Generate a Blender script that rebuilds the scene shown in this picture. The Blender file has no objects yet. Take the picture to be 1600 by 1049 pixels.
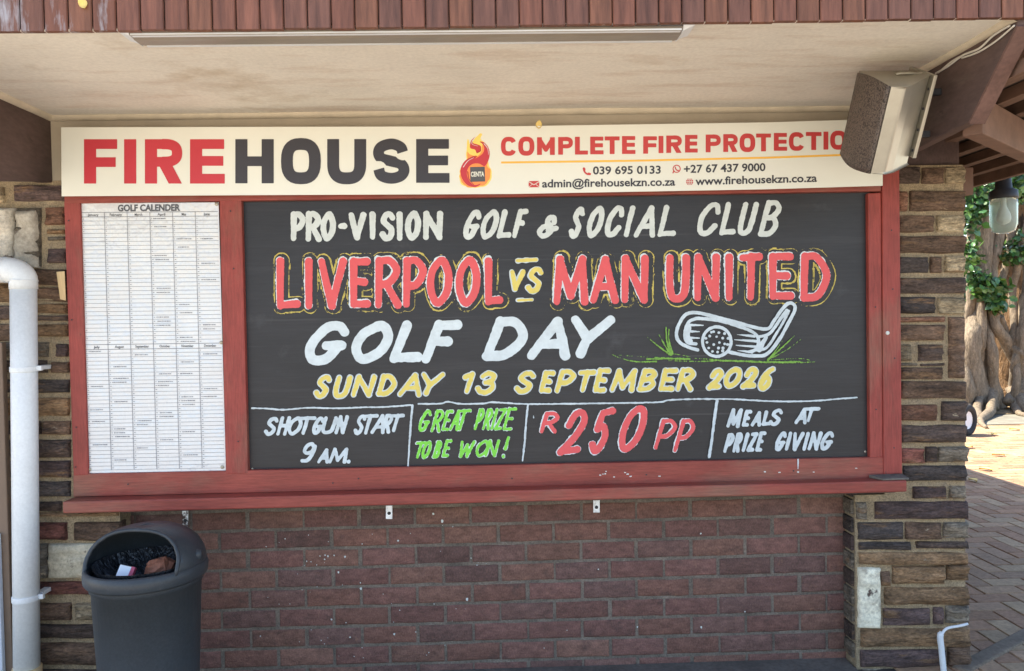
import bpy, bmesh, math, random
import numpy as np
from mathutils import Vector, Matrix, noise as mn
rnd = random.Random(7)
SC = bpy.context.scene
COL = SC.collection
# ------------------------------------------------------------------ camera
FPX = 1232.0
CAMLOC = Vector((0.0, -3.2, 1.493))
CAMROT = Matrix.Rotation(math.radians(-1.6), 3, 'Z') @ Matrix.Rotation(math.radians(90-1.3), 3, 'X') @ Matrix.Rotation(math.radians(-1.1), 3, 'Z')
cd = bpy.data.cameras.new('camera'); cam = bpy.data.objects.new('camera', cd); COL.objects.link(cam)
cd.sensor_width = 36; cd.sensor_fit = 'HORIZONTAL'; cd.lens = FPX/1600*36
cd.clip_start = 0.05; cd.clip_end = 500
cam.matrix_world = Matrix.Translation(CAMLOC) @ CAMROT.to_4x4()
SC.camera = cam
# ------------------------------------------------------------------ light
SUN_EL = math.radians(54); SX, SY = -0.93, 0.3676          # towards the sun (left, behind the building)
w = bpy.data.worlds.new('World'); SC.world = w; w.use_nodes = True
nt = w.node_tree; bg = nt.nodes['Background']
sky = nt.nodes.new('ShaderNodeTexSky'); sky.sky_type = 'NISHITA'; sky.sun_disc = False
sky.sun_elevation = SUN_EL; sky.sun_rotation = math.atan2(SX, SY)
nt.links.new(sky.outputs[0], bg.inputs[0]); bg.inputs[1].default_value = 0.128
sl = bpy.data.lights.new('sun', 'SUN'); sl.energy = 4.5; sl.angle = math.radians(0.5); sl.color = (1, .92, .76)
so = bpy.data.objects.new('sun', sl); COL.objects.link(so)
tosun = Vector((SX*math.cos(SUN_EL), SY*math.cos(SUN_EL), math.sin(SUN_EL)))
so.rotation_euler = tosun.to_track_quat('Z', 'Y').to_euler(); so.location = tosun*30
SC.view_settings.view_transform = 'Standard'; SC.view_settings.look = 'None'
SC.view_settings.exposure = 1.85; SC.view_settings.gamma = 1; SC.view_settings.use_curve_mapping = False
# ------------------------------------------------------------------ helpers
def ray(px, py):
    return CAMROT @ Vector(((px-800)/FPX, -(py-524.5)/FPX, -1))
def P(px, py, Y):                       # photo pixel -> point on the real plane y = Y
    d = ray(px, py); return CAMLOC + d*((Y-CAMLOC.y)/d.y)
def PX(px, py, X):                      # ... on the plane x = X
    d = ray(px, py); return CAMLOC + d*((X-CAMLOC.x)/d.x)
def PZ(px, py, Z):                      # ... on the plane z = Z
    d = ray(px, py); return CAMLOC + d*((Z-CAMLOC.z)/d.z)
def PD(px, py, depth):
    d = ray(px, py); return CAMLOC + d*(depth/d.y)

def lin(r, g, b):
    f = lambda c: (c/255/12.92 if c <= 10 else ((c/255+.055)/1.055)**2.4)
    return (f(r), f(g), f(b))

def mat(name, base, rough=.65, var=.2, scale=6, stretch=(1,1,1), bump=.15, bscale=60, tint=False, spec=.35,
        col2=None, th2=.62, scale2=3, stretch2=(1,1,1), soft2=.06, metallic=0, bdist=.004, fine=None):
    m = bpy.data.materials.new(name); m.use_nodes = True
    N = m.node_tree.nodes; L = m.node_tree.links; b = N['Principled BSDF']
    b.inputs['Roughness'].default_value = rough; b.inputs['Metallic'].default_value = metallic
    b.inputs['Specular IOR Level'].default_value = spec
    tc = N.new('ShaderNodeTexCoord')
    def nz(sc, st, det=6):
        mp = N.new('ShaderNodeMapping'); mp.inputs['Scale'].default_value = st
        L.new(tc.outputs['Object'], mp.inputs[0])
        n = N.new('ShaderNodeTexNoise'); n.inputs['Scale'].default_value = sc; n.inputs['Detail'].default_value = det
        n.inputs['Roughness'].default_value = .65
        L.new(mp.outputs[0], n.inputs['Vector']); return n.outputs['Fac']
    def mixc(a, bb, fac, bt='MIX'):
        x = N.new('ShaderNodeMix'); x.data_type = 'RGBA'; x.blend_type = bt
        if isinstance(fac, float): x.inputs[0].default_value = fac
        else: L.new(fac, x.inputs[0])
        for i, v in ((6, a), (7, bb)):
            if isinstance(v, tuple): x.inputs[i].default_value = (*v, 1)
            else: L.new(v, x.inputs[i])
        return x.outputs[2]
    c = base
    if tint:
        at = N.new('ShaderNodeAttribute'); at.attribute_name = 'tint'; c = at.outputs['Color']
    if var:
        f = nz(scale, stretch)
        mr = N.new('ShaderNodeMapRange'); mr.inputs[1].default_value = .3; mr.inputs[2].default_value = .7
        mr.inputs[3].default_value = 1-var; mr.inputs[4].default_value = 1+var
        L.new(f, mr.inputs[0])
        cb = N.new('ShaderNodeCombineColor')
        for i in range(3): L.new(mr.outputs[0], cb.inputs[i])
        c = mixc(c, cb.outputs[0], 1.0, 'MULTIPLY')
    if col2:
        for (cc, th, sc2, st2, sf) in (col2 if isinstance(col2, list) else [(col2, th2, scale2, stretch2, soft2)]):
            f2 = nz(sc2, st2)
            r2 = N.new('ShaderNodeMapRange'); r2.inputs[1].default_value = th; r2.inputs[2].default_value = th+sf
            L.new(f2, r2.inputs[0]); c = mixc(c, cc, r2.outputs[0])
    if fine:
        f3 = nz(fine[0], fine[2] if len(fine) > 2 else (1,1,1), 3); r3 = N.new('ShaderNodeMapRange'); r3.inputs[1].default_value = .32; r3.inputs[2].default_value = .68
        r3.inputs[3].default_value = 1-fine[1]; r3.inputs[4].default_value = 1+fine[1]; L.new(f3, r3.inputs[0])
        cb3 = N.new('ShaderNodeCombineColor')
        for i in range(3): L.new(r3.outputs[0], cb3.inputs[i])
        c = mixc(c, cb3.outputs[0], 1.0, 'MULTIPLY')
    if isinstance(c, tuple): b.inputs['Base Color'].default_value = (*c, 1)
    else: L.new(c, b.inputs['Base Color'])
    if bump:
        bf = nz(bscale, stretch, 4); bp = N.new('ShaderNodeBump')
        bp.inputs['Strength'].default_value = bump; bp.inputs['Distance'].default_value = bdist
        L.new(bf, bp.inputs['Height']); L.new(bp.outputs[0], b.inputs['Normal'])
    return m

class MB:
    def __init__(s): s.v = []; s.f = []; s.t = []; s.smooth = []
    def add(s, vs, fs, tint=(1,1,1), smooth=False):
        o = len(s.v); s.v += [tuple(v) for v in vs]
        for f in fs: s.f.append(tuple(i+o for i in f)); s.t.append(tint); s.smooth.append(smooth)
    def box(s, x0, x1, y0, y1, z0, z1, tint=(1,1,1)):
        s.hexa([(x0,y0,z0),(x1,y0,z0),(x1,y1,z0),(x0,y1,z0),(x0,y0,z1),(x1,y0,z1),(x1,y1,z1),(x0,y1,z1)], tint)
    def hexa(s, v, tint=(1,1,1)):
        s.add(v, [(3,2,1,0),(4,5,6,7),(0,1,5,4),(1,2,6,5),(2,3,7,6),(3,0,4,7)], tint)
    def plate(s, quad, y0, y1, tint=(1,1,1)):      # quad: four (x,z) bl br tr tl ; between y0 (front) and y1 (back)
        s.hexa([(quad[0][0],y0,quad[0][1]),(quad[1][0],y0,quad[1][1]),(quad[1][0],y1,quad[1][1]),(quad[0][0],y1,quad[0][1]),
                (quad[3][0],y0,quad[3][1]),(quad[2][0],y0,quad[2][1]),(quad[2][0],y1,quad[2][1]),(quad[3][0],y1,quad[3][1])], tint)
    def beam(s, a, b, wid, hei, up=(0,0,1), tint=(1,1,1)):   # rectangular bar a->b, centred
        a = Vector(a); b = Vector(b); d = (b-a).normalized(); r = d.cross(Vector(up)).normalized(); u = r.cross(d)
        q = [(-1,-1),(1,-1),(1,1),(-1,1)]
        vs = [a+r*(i*wid/2)+u*(j*hei/2) for i, j in q]+[b+r*(i*wid/2)+u*(j*hei/2) for i, j in q]
        s.add(vs, [(0,1,2,3),(7,6,5,4),(1,0,4,5),(2,1,5,6),(3,2,6,7),(0,3,7,4)], tint)
    def tube(s, pts, rad, n=12, tint=(1,1,1), cap=True, wob=0):
        pts = [Vector(p) for p in pts]; k = len(pts)
        if not hasattr(rad, '__len__'): rad = [rad]*k
        ref = None; vs = []
        for i, p in enumerate(pts):
            d = (pts[min(i+1, k-1)]-pts[max(i-1, 0)]).normalized()
            if ref is None: ref = d.orthogonal().normalized()
            ref = (ref-d*ref.dot(d)).normalized(); q = d.cross(ref)
            for j in range(n):
                a = 2*math.pi*j/n; o = ref*math.cos(a)+q*math.sin(a); rr = rad[i]
                if wob: rr *= 1+wob*mn.noise((p+o*rr)*3.1)+wob*.5*mn.noise((p+o*rr)*11)
                vs.append(p+o*rr)
        fs = []
        for i in range(k-1):
            for j in range(n): fs.append((i*n+j, i*n+(j+1)%n, (i+1)*n+(j+1)%n, (i+1)*n+j))
        if cap: fs += [tuple(range(n))[::-1], tuple(range((k-1)*n, k*n))]
        s.add(vs, fs, tint, True)
    def lathe(s, prof, c, n=32, tint=(1,1,1), sx=1, sy=1, rot=0, axis=None):
        c = Vector(c); vs = []
        for r, z in prof:
            for j in range(n):
                a = 2*math.pi*j/n+rot; vs.append(c+Vector((r*math.cos(a)*sx, r*math.sin(a)*sy, z)))
        fs = [(i*n+j, i*n+(j+1)%n, (i+1)*n+(j+1)%n, (i+1)*n+j) for i in range(len(prof)-1) for j in range(n)]
        if axis is not None:
            M = Vector((0,0,1)).rotation_difference(Vector(axis)).to_matrix(); vs = [c+M@(v-c) for v in vs]
        s.add(vs, fs, tint, True)

def base_of(mb):
    v = np.array(mb.v); return Vector(((v[:,0].min()+v[:,0].max())/2, (v[:,1].min()+v[:,1].max())/2, v[:,2].min()))
def obj(name, mb, m, parent=None, bevel=0, label=None, solid=0, flat=False):
    if parent is None: off = base_of(mb)
    else:
        off = Vector((0,0,0)); p = parent
        while p: off += p.location; p = p.parent
    me = bpy.data.meshes.new(name)
    v = [(a[0]-off.x, a[1]-off.y, a[2]-off.z) for a in mb.v]
    me.from_pydata(v, [], mb.f); me.update()
    at = me.attributes.new('tint', 'FLOAT_COLOR', 'FACE')
    buf = np.ones((len(mb.f), 4), dtype=np.float32)
    if len(mb.f): buf[:, :3] = np.array(mb.t, dtype=np.float32); at.data.foreach_set('color', buf.ravel())
    if not flat: me.polygons.foreach_set('use_smooth', np.array(mb.smooth, dtype=bool))
    o = bpy.data.objects.new(name, me); COL.objects.link(o)
    if parent is None: o.location = off
    else: o.parent = parent
    if m: me.materials.append(m)
    if bevel:
        b = o.modifiers.new('bevel', 'BEVEL'); b.width = bevel; b.segments = 2; b.limit_method = 'ANGLE'; b.harden_normals = False
    if solid:
        b = o.modifiers.new('solid', 'SOLIDIFY'); b.thickness = solid; b.offset = 0
    if label: o['label'] = label
    return o
def tag(o, label, cat, group=None):
    o['label'] = label; o['category'] = cat
    if group: o['group'] = group
    return o
def thing(name, label, cat, loc, group=None):
    o = bpy.data.objects.new(name, None); COL.objects.link(o); o.location = loc; o.empty_display_size = .1
    return tag(o, label, cat, group)
def struct(o, kind='structure'):
    o['kind'] = kind; return o
def cr(pts, k=8, closed=False):         # Catmull-Rom through points
    pts = [Vector(p) for p in pts]; n = len(pts); out = []
    rng = range(n) if closed else range(n-1)
    for i in rng:
        if closed: a, b, c, d = pts[(i-1) % n], pts[i], pts[(i+1) % n], pts[(i+2) % n]
        else: a, b, c, d = pts[max(i-1,0)], pts[i], pts[i+1], pts[min(i+2,n-1)]
        for j in range(k):
            t = j/k; out.append(.5*((2*b)+(c-a)*t+(2*a-5*b+4*c-d)*t*t+(3*b-a-3*c+d)*t**3))
    out.append(pts[0].copy() if closed else pts[-1].copy()); return out

# ---------------- painted marks: signed-distance outlines in the sheet's own plane, meshed as thin paint
_NG = np.random.RandomState(3).rand(256, 256)
def vnoise(x, y):
    xi = np.floor(x).astype(int); yi = np.floor(y).astype(int); fx = x-xi; fy = y-yi
    fx = fx*fx*(3-2*fx); fy = fy*fy*(3-2*fy); g = lambda a, b: _NG[a % 256, b % 256]
    return (g(xi,yi)*(1-fx)*(1-fy)+g(xi+1,yi)*fx*(1-fy)+g(xi,yi+1)*(1-fx)*fy+g(xi+1,yi+1)*fx*fy)*2-1
class Paint:
    def __init__(s, x0, y0, x1, y1, step=.9):
        s.x0, s.y0, s.st = x0, y0, step
        s.nx = int((x1-x0)/step)+2; s.ny = int((y1-y0)/step)+2
        s.X, s.Y = np.meshgrid(x0+np.arange(s.nx)*step, y0+np.arange(s.ny)*step)
        s.F = np.full((s.ny, s.nx), 99.0)
    def win(s, xa, xb, ya, yb):
        i0 = max(0, int((xa-s.x0)/s.st)); i1 = min(s.nx, int((xb-s.x0)/s.st)+2)
        j0 = max(0, int((ya-s.y0)/s.st)); j1 = min(s.ny, int((yb-s.y0)/s.st)+2)
        return slice(j0, j1), slice(i0, i1)
    def stroke(s, pts, r, r1=None, butt=False, mg=10):
        pts = [(p[0], p[1]) for p in pts]; n = len(pts)
        if r1 is None: r1 = r
        xs = [p[0] for p in pts]; ys = [p[1] for p in pts]; m = max(r, r1)+mg
        W = s.win(min(xs)-m, max(xs)+m, min(ys)-m, max(ys)+m)
        X, Y = s.X[W], s.Y[W]
        if X.size == 0: return
        F = np.full(X.shape, 99.0)
        rc = 1.0 if butt else 0
        for i in range(n-1):
            ax, ay = pts[i]; bx, by = pts[i+1]; dx, dy = bx-ax, by-ay; l2 = dx*dx+dy*dy+1e-9
            t = np.clip(((X-ax)*dx+(Y-ay)*dy)/l2, 0, 1)
            ra = r+(r1-r)*i/(n-1); rb = r+(r1-r)*(i+1)/(n-1)
            F = np.minimum(F, np.hypot(X-ax-t*dx, Y-ay-t*dy)-(ra+(rb-ra)*t)+rc)
        if butt:
            for (e, q) in ((pts[0], pts[1]), (pts[-1], pts[-2])):
                dx, dy = e[0]-q[0], e[1]-q[1]; l = math.hypot(dx, dy)+1e-9
                pl = ((X-e[0])*dx+(Y-e[1])*dy)/l
                near = np.hypot(X-e[0], Y-e[1]) < r*1.45
                F = np.where(near, np.maximum(F, pl+rc), F)
            F = F-rc
        s.F[W] = np.minimum(s.F[W], F)
    def poly(s, pts, sub=False):
        pts = [(p[0], p[1]) for p in pts]; n = len(pts)
        xs = [p[0] for p in pts]; ys = [p[1] for p in pts]
        W = s.win(min(xs)-6, max(xs)+6, min(ys)-6, max(ys)+6); X, Y = s.X[W], s.Y[W]
        d = np.full(X.shape, 99.0); ins = np.zeros(X.shape, bool)
        for i in range(n):
            ax, ay = pts[i]; bx, by = pts[(i+1) % n]; dx, dy = bx-ax, by-ay; l2 = dx*dx+dy*dy+1e-9
            t = np.clip(((X-ax)*dx+(Y-ay)*dy)/l2, 0, 1); d = np.minimum(d, np.hypot(X-ax-t*dx, Y-ay-t*dy))
            if ay != by:
                c = ((ay > Y) != (by > Y)) & (X < (bx-ax)*(Y-ay)/(by-ay)+ax); ins ^= c
        d = np.where(ins, -d, d)
        s.F[W] = np.maximum(s.F[W], -d) if sub else np.minimum(s.F[W], d)
    def rough(s, amp, sc=2.5, amp2=0, sc2=9):
        s.F = s.F+amp*vnoise(s.X/sc+11.3, s.Y/sc+5.1)+(amp2*vnoise(s.X/sc2+3.7, s.Y/sc2+1.9) if amp2 else 0)
    def mesh(s, mb, Ypl, tint=(1,1,1), F=None):
        F = s.F if F is None else F
        F = np.where(np.abs(F) < 1e-4, 1e-4, F)
        I = F < 0
        full = I[:-1,:-1] & I[1:,:-1] & I[:-1,1:] & I[1:,1:]
        anyc = (I[:-1,:-1] | I[1:,:-1] | I[:-1,1:] | I[1:,1:]) & ~full
        V = []; idx = {}; fs = []
        def vid(kx, ky):
            key = (round(kx*64), round(ky*64)); q = idx.get(key)
            if q is None:
                q = len(V); idx[key] = q; V.append((s.x0+kx*s.st, s.y0+ky*s.st))
            return q
        for j in range(full.shape[0]):
            row = full[j]
            if not row.any(): continue
            e = np.diff(np.concatenate(([0], row.astype(np.int8), [0]))); a = np.where(e == 1)[0]; b = np.where(e == -1)[0]
            for i0, i1 in zip(a, b): fs.append((vid(i0, j), vid(i0, j+1), vid(i1, j+1), vid(i1, j)))
        for j, i in zip(*np.where(anyc)):
            cs = [(i, j), (i, j+1), (i+1, j+1), (i+1, j)]; vals = [F[c[1], c[0]] for c in cs]; poly = []
            for k in range(4):
                a, b = cs[k], cs[(k+1) % 4]; va, vb = vals[k], vals[(k+1) % 4]
                if va < 0: poly.append(vid(*a))
                if (va < 0) != (vb < 0):
                    t = va/(va-vb); poly.append(vid(a[0]+(b[0]-a[0])*t, a[1]+(b[1]-a[1])*t))
            q = []
            for p in poly:
                if p not in q: q.append(p)
            if len(q) > 2: fs.append(tuple(q))
        mb.add([P(x, y, Ypl) for x, y in V], fs, tint)

def circ(cx, cy, r, n=20, a0=0, a1=360, ry=None):
    ry = r if ry is None else ry
    return [(cx+r*math.cos(math.radians(a0+(a1-a0)*i/n)), cy+ry*math.sin(math.radians(a0+(a1-a0)*i/n))) for i in range(n+1)]

# brush alphabet: strokes in a unit box, y up. 'p' straight pieces, 's' smooth, 'c' closed smooth
G = {
'A': [('p',(0,0),(.56,1)),('p',(.56,1),(1,0)),('p',(.2,.32),(.84,.34))],
'B': [('p',(.05,0),(.12,1)),('s',(.1,.98),(.62,1),(.95,.8),(.62,.55),(.15,.52)),('s',(.15,.52),(.72,.5),(1,.26),(.66,.02),(.05,0))],
'C': [('s',(.95,.74),(.78,.98),(.4,.94),(.06,.52),(.2,.06),(.62,.03),(.95,.27))],
'D': [('p',(0,0),(.04,1)),('s',(.04,.98),(.55,.98),(1,.55),(.62,.08),(0,.02))],
'E': [('p',(.04,0),(.04,1)),('p',(.04,1),(.97,1)),('p',(.04,.54),(.8,.52)),('p',(.04,.02),(1,.02))],
'F': [('p',(.06,0),(.1,1)),('p',(.1,.98),(1,1)),('p',(.1,.52),(.82,.52))],
'G': [('s',(.95,.82),(.72,1),(.34,.92),(.03,.42),(.2,.03),(.62,.04),(.88,.4)),('p',(.5,.42),(.98,.43))],
'H': [('p',(0,0),(.05,1)),('p',(.95,0),(1,1)),('p',(.03,.5),(.97,.53))],
'I': [('p',(.5,0),(.5,1))],
'L': [('p',(.05,0),(.05,1)),('p',(.05,.02),(1,.05))],
'M': [('p',(0,0),(.12,1)),('p',(.12,1),(.5,.14)),('p',(.5,.14),(.92,1)),('p',(.92,1),(1,0))],
'N': [('p',(0,0),(.04,1)),('p',(.04,1),(.96,0)),('p',(.96,0),(1,1))],
'O': [('c',(.5,1),(.1,.74),(.02,.35),(.25,.03),(.5,0),(.88,.25),(.98,.65),(.75,.97))],
'P': [('p',(.04,0),(.08,1)),('s',(.06,.98),(.6,1),(1,.76),(.62,.46),(.08,.42))],
'R': [('p',(.02,0),(.06,1)),('s',(.05,.98),(.58,1),(.94,.78),(.6,.52),(.08,.45)),('p',(.4,.48),(1,0))],
'S': [('s',(.95,.84),(.7,1),(.28,.93),(.13,.7),(.5,.52),(.88,.33),(.72,.05),(.32,0),(.03,.16))],
'T': [('p',(.48,0),(.52,1)),('p',(0,.97),(1,1))],
'U': [('s',(.02,1),(.0,.45),(.12,.08),(.48,0),(.86,.12),(.98,.5),(1,1))],
'V': [('p',(0,1),(.48,0)),('p',(.48,0),(1,1))],
'W': [('p',(0,1),(.2,0)),('p',(.2,0),(.52,.8)),('p',(.52,.8),(.72,0)),('p',(.72,0),(1,1))],
'Y': [('p',(0,1),(.45,.45)),('p',(1,1),(.45,.42)),('p',(.46,.45),(.36,0))],
'Z': [('p',(.05,.98),(1,1)),('p',(1,1),(0,0)),('p',(0,.0),(.95,.03))],
'&': [('s',(.8,.72),(.72,.97),(.45,.95),(.4,.7),(.62,.58)),('s',(.62,.58),(.2,.48),(.05,.2),(.3,.0),(.6,.12),(.78,.4)),('p',(.55,.3),(1,.42))],
'-': [('p',(0,.5),(1,.52))],
'.': [('p',(.4,0),(.6,.02))],
'!': [('p',(.55,1),(.35,.4)),('p',(.2,.05),(.24,0))],
'0': [('c',(.5,1),(.14,.8),(.0,.4),(.2,.04),(.5,0),(.88,.24),(1,.62),(.84,.95))],
'1': [('p',(.5,0),(.55,1)),('p',(.55,1),(.25,.82))],
'2': [('s',(.08,.68),(.28,.95),(.65,1),(.9,.78),(.62,.42),(.02,.03)),('p',(.02,.03),(.95,.1))],
'3': [('s',(.12,.82),(.45,1),(.88,.86),(.72,.58),(.4,.52)),('s',(.4,.52),(.85,.48),(.98,.24),(.65,.01),(.22,.04),(.0,.2))],
'5': [('p',(.2,.95),(1,1)),('p',(.2,.95),(.1,.54)),('s',(.1,.54),(.55,.62),(.95,.38),(.72,.07),(.35,0),(.03,.16))],
'6': [('s',(.95,1),(.5,.82),(.12,.42),(.16,.06),(.5,0),(.86,.2),(.8,.5),(.45,.52),(.14,.3))],
'9': [('s',(.92,.72),(.6,1),(.2,.86),(.1,.58),(.4,.45),(.78,.55),(.95,.85),(.88,.4),(.6,.05),(.15,.0))],
}
def letter(pt, ch, x0, x1, yt, yb, r, sh=0.0, dx=0, dy=0, taper=.86):
    """one brush letter inside its pixel box on the board; sh = lean as a share of the height"""
    h = yb-yt-2*r; tw = max(x1-x0-2*r, .5); sk = []
    for st in G[ch]:
        q = [(u, v, 0) for u, v in st[1:]]
        if st[0] == 'p':
            a, b = q; q = [a, ((a[0]+b[0])/2+rnd.uniform(-.012,.012), (a[1]+b[1])/2+rnd.uniform(-.01,.01), 0), b]
        elif st[0] == 's': q = cr(q, 6)
        else: q = cr(q, 5, True)
        sk.append((st[0], [(p[0], p[1]) for p in q]))
    ext = lambda w: [f([w*u+sh*h*v for _, q in sk for u, v in q]) for f in (min, max)]
    lo, hi = 0.0, 3*tw+10
    for _ in range(30):
        m = (lo+hi)/2; e = ext(m)
        if e[1]-e[0] > tw: hi = m
        else: lo = m
    e = ext(lo); off = (x0+x1)/2-(e[0]+e[1])/2
    for kind, q in sk:
        pt.stroke([(off+lo*u+sh*h*v+dx, yb-r-v*h+dy) for u, v in q], r*(taper if kind == 'p' else .93), r*1.02)

# ------------------------------------------------------------------ materials
M = {}
M['plaster'] = mat('cream_plaster', (.80,.745,.655), .85, .07, 2.2, (1,1,1), .25, 25, col2=[((.62,.53,.42),.56,1.7,(1,1.3,1),.12),((.66,.56,.46),.52,5,(.5,2.5,1),.2),((.42,.35,.27),.71,8,(1,3,1),.04)], fine=(70,.06))
M['cornice']  = mat('cream_cornice_paint', (.60,.52,.40), .7, .14, 9, (1,1,1), .2, 60, col2=[((.25,.20,.15),.70,14,(1,1,1),.05)])
M['bulk']     = mat('beige_wall_plaster', (.50,.43,.33), .85, .12, 5, (1,1,1), .3, 40)
M['fascia'] = mat('red_brown_boards', (.3,.1,.08), .55, .42, 16, (3.2,3.2,.3), .35, 50, tint=True, col2=[((.42,.37,.35),.69,8,(2.8,2.8,.5),.10),((.10,.045,.035),.62,22,(4,4,.3),.15)])
M['fascia_p'] = mat('peeling_boards', (.3,.1,.08), .6, .35, 14, (3,3,.35), .35, 50, tint=True, col2=[((.34,.31,.32),.53,9,(2.8,2.8,.55),.14)])
M['darkwood'] = mat('dark_brown_painted_wood', lin(86,69,65), .6, .28, 7, (1,.4,1), .25, 30, col2=[((.15,.11,.09),.60,5,(1,.5,1),.15),((.035,.025,.022),.66,12,(1,.5,1),.1)], fine=(70,.15,(2,.3,1)))
M['beamend'] = mat('faded_red_brown_wood', lin(104,78,70), .65, .25, 8, fine=(60,.15))
M['rafter']   = mat('brown_rafter_wood', lin(120,92,78), .7, .25, 10, (.5,1,1), .3, 40)
M['batten']   = mat('weathered_batten_wood', lin(112,86,72), .8, .35, 14, (3,.3,1), .4, 40)
M['tiles']    = mat('old_roof_boards', lin(84,74,68), .85, .4, 10, (3,.3,1), .4, 40)
M['rooftile'] = mat('roof_tile', (.22,.11,.07), .8, .3, 8)
M['red'] = mat('worn_red_paint', lin(144,64,56), .55, .22, 7, (1,1,.7), .35, 70, col2=[((.215,.12,.08),.50,4,(1,1,.45),.3),((.09,.04,.03),.67,20,(1.4,1,.35),.05)], fine=(60,.18,(3,3,.2)))
M['redrail'] = mat('worn_red_rail_paint', lin(142,68,58), .55, .22, 7, (.4,1,1), .35, 70, col2=[((.235,.13,.088),.50,4,(.4,1,1),.3),((.09,.04,.03),.68,20,(.35,1,1.4),.05),((.62,.55,.48),.80,34,(.7,1,1),.01)], fine=(60,.18,(.2,3,3)))
M['board'] = mat('chalkboard_black_paint', lin(41,40,43), .45, .18, 3, (.6,1,1.6), .2, 40, spec=.4, col2=[(lin(56,54,57),.54,6,(.10,1,2.4),.25),(lin(68,66,68),.64,9,(.05,1,6),.08),(lin(64,63,66),.62,4,(1,1,1),.15)], fine=(60,.14,(.15,1,3)))
M['paper']    = mat('laminated_paper', (.70,.705,.71), .17, .04, 4, (1,1,1), .9, 6, spec=.9, bdist=.022, col2=[((.76,.77,.77),.56,4.2,(1,1,1),.2)])  # the faint paler patches are glare painted into the sheet's base colour
M['ink']      = mat('black_ink', (.10,.10,.11), .5, 0, bump=0)
M['inkf']     = mat('faded_ink', (.22,.22,.24), .5, 0, bump=0)
M['vinyl'] = mat('cream_vinyl', (.78,.775,.69), .42, .03, 3, (1,1,1), .10, 3, bdist=.01)
M['vred']     = mat('red_vinyl_print', lin(196,60,70), .42, .05, 3, bump=0)
M['vred2']    = mat('red_vinyl_print_small', lin(196,68,68), .42, .05, 3, bump=0)
M['vblack']   = mat('charcoal_vinyl_print', lin(62,60,66), .42, .05, 3, bump=0)
M['vgold']    = mat('gold_vinyl_print', lin(246,190,80), .42, .03, 3, bump=0)
M['vorange']  = mat('orange_vinyl_print', lin(247,150,82), .42, .05, 30, bump=0)
M['vglow']    = mat('pale_yellow_vinyl_print', lin(250,216,112), .42, .05, 30, bump=0)
M['vdkred']   = mat('deep_red_vinyl_print', lin(170,48,48), .42, .05, 30, bump=0)
def paint(name, c, v=.10): return mat(name, c, .55, v, 26, (1,1,1), .15, 120, col2=[(tuple(x*.82 for x in c),.58,16,(1,1,2.2),.2)])
M['pcream']   = paint('cream_brush_paint', lin(206,211,206))
M['pwhite']   = paint('white_brush_paint', lin(208,217,219))
M['pblue']    = paint('bluish_white_brush_paint', lin(196,206,210), .16)
M['pred']     = mat('coral_red_brush_paint', lin(220,90,92), .55, .05, 30, bump=.1)
M['pyellow']  = mat('yellow_brush_paint', lin(220,200,104), .55, .08, 40, bump=.1)
M['poutline'] = mat('thin_yellow_brush_paint', lin(196,176,88), .55, .3, 60, bump=.1)
M['pgreen']   = mat('green_brush_paint', lin(128,212,72), .55, .10, 40, bump=.1)
M['pgrass']   = mat('dry_green_brush_paint', lin(116,160,66), .55, .35, 70, bump=.1)
M['stone'] = mat('split_slate_stone', (.1,.08,.06), .8, .6, 18, (.45,1,2.0), 1.0, 48, tint=True,
    col2=[((.235,.135,.068),.57,10,(.35,1,2.4),.10),((.045,.034,.030),.62,15,(.5,1,2.2),.10),((.44,.35,.24),.665,18,(.55,1,1.7),.04)], bdist=.02, fine=(110,.42,(.6,1,1.3)))
M['pale'] = mat('lichen_pale_stone', (.55,.50,.40), .85, .25, 14, (1,1,1), .7, 30, tint=True, col2=[((.26,.20,.14),.55,9,(1,1,1),.2),((.09,.06,.05),.60,10,(1,1,1),.05)], bdist=.01, fine=(90,.2))
M['mortar'] = mat('sandy_mortar', lin(152,134,107), .9, .25, 30, (1,1,1), .9, 70, bdist=.008, col2=[((.17,.135,.10),.54,7,(1,1,1),.2)], fine=(160,.35))
M['brick'] = mat('dark_red_brick', (.14,.08,.07), .8, .32, 26, (1,1,2), .8, 90, tint=True, bdist=.006, col2=[((.075,.05,.043),.57,9,(1,1,1),.2),((.25,.13,.085),.62,24,(1.6,1,.8),.14)], fine=(150,.28,(1.8,1,.7)))
M['bmortar'] = mat('grey_brick_mortar', lin(112,101,90), .9, .35, 9, (1,1,1), .8, 80, fine=(140,.3))
M['metal']    = mat('dull_zinc', lin(176,168,150), .45, .2, 18, metallic=.5)
M['pvc'] = mat('white_pvc', (.72,.74,.75), .38, .07, 5, bump=.05, col2=[((.46,.45,.41),.62,9,(1,1,.35),.2),((.30,.28,.25),.74,24,(1,1,.5),.04)], fine=(90,.05))
M['binp'] = mat('charcoal_bin_plastic', lin(58,62,66), .5, .15, 5, (1,1,1), .18, 90, col2=[(lin(74,78,82),.55,4,(1,1,.7),.2),(lin(110,112,112),.72,16,(1,1,.25),.06)], fine=(120,.15))
M['binlid'] = mat('charcoal_lid_plastic', lin(56,60,64), .42, .14, 6, (1,1,1), .15, 90, col2=[(lin(80,84,87),.58,7,(1,1,1),.2),(lin(120,122,120),.74,20,(1,1,1),.05)], fine=(120,.12))
M['bag']      = mat('black_bin_bag', (.035,.035,.04), .22, .2, 20, (1,1,.4), bump=1, bscale=16, bdist=.05, spec=.6)
M['carton']   = mat('orange_brown_paper', lin(140,88,66), .7, .2, 20)
M['white']    = mat('white_plastic', (.72,.74,.78), .4, .05)
M['pink']     = mat('pink_print', lin(180,80,100), .5, .05)
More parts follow.
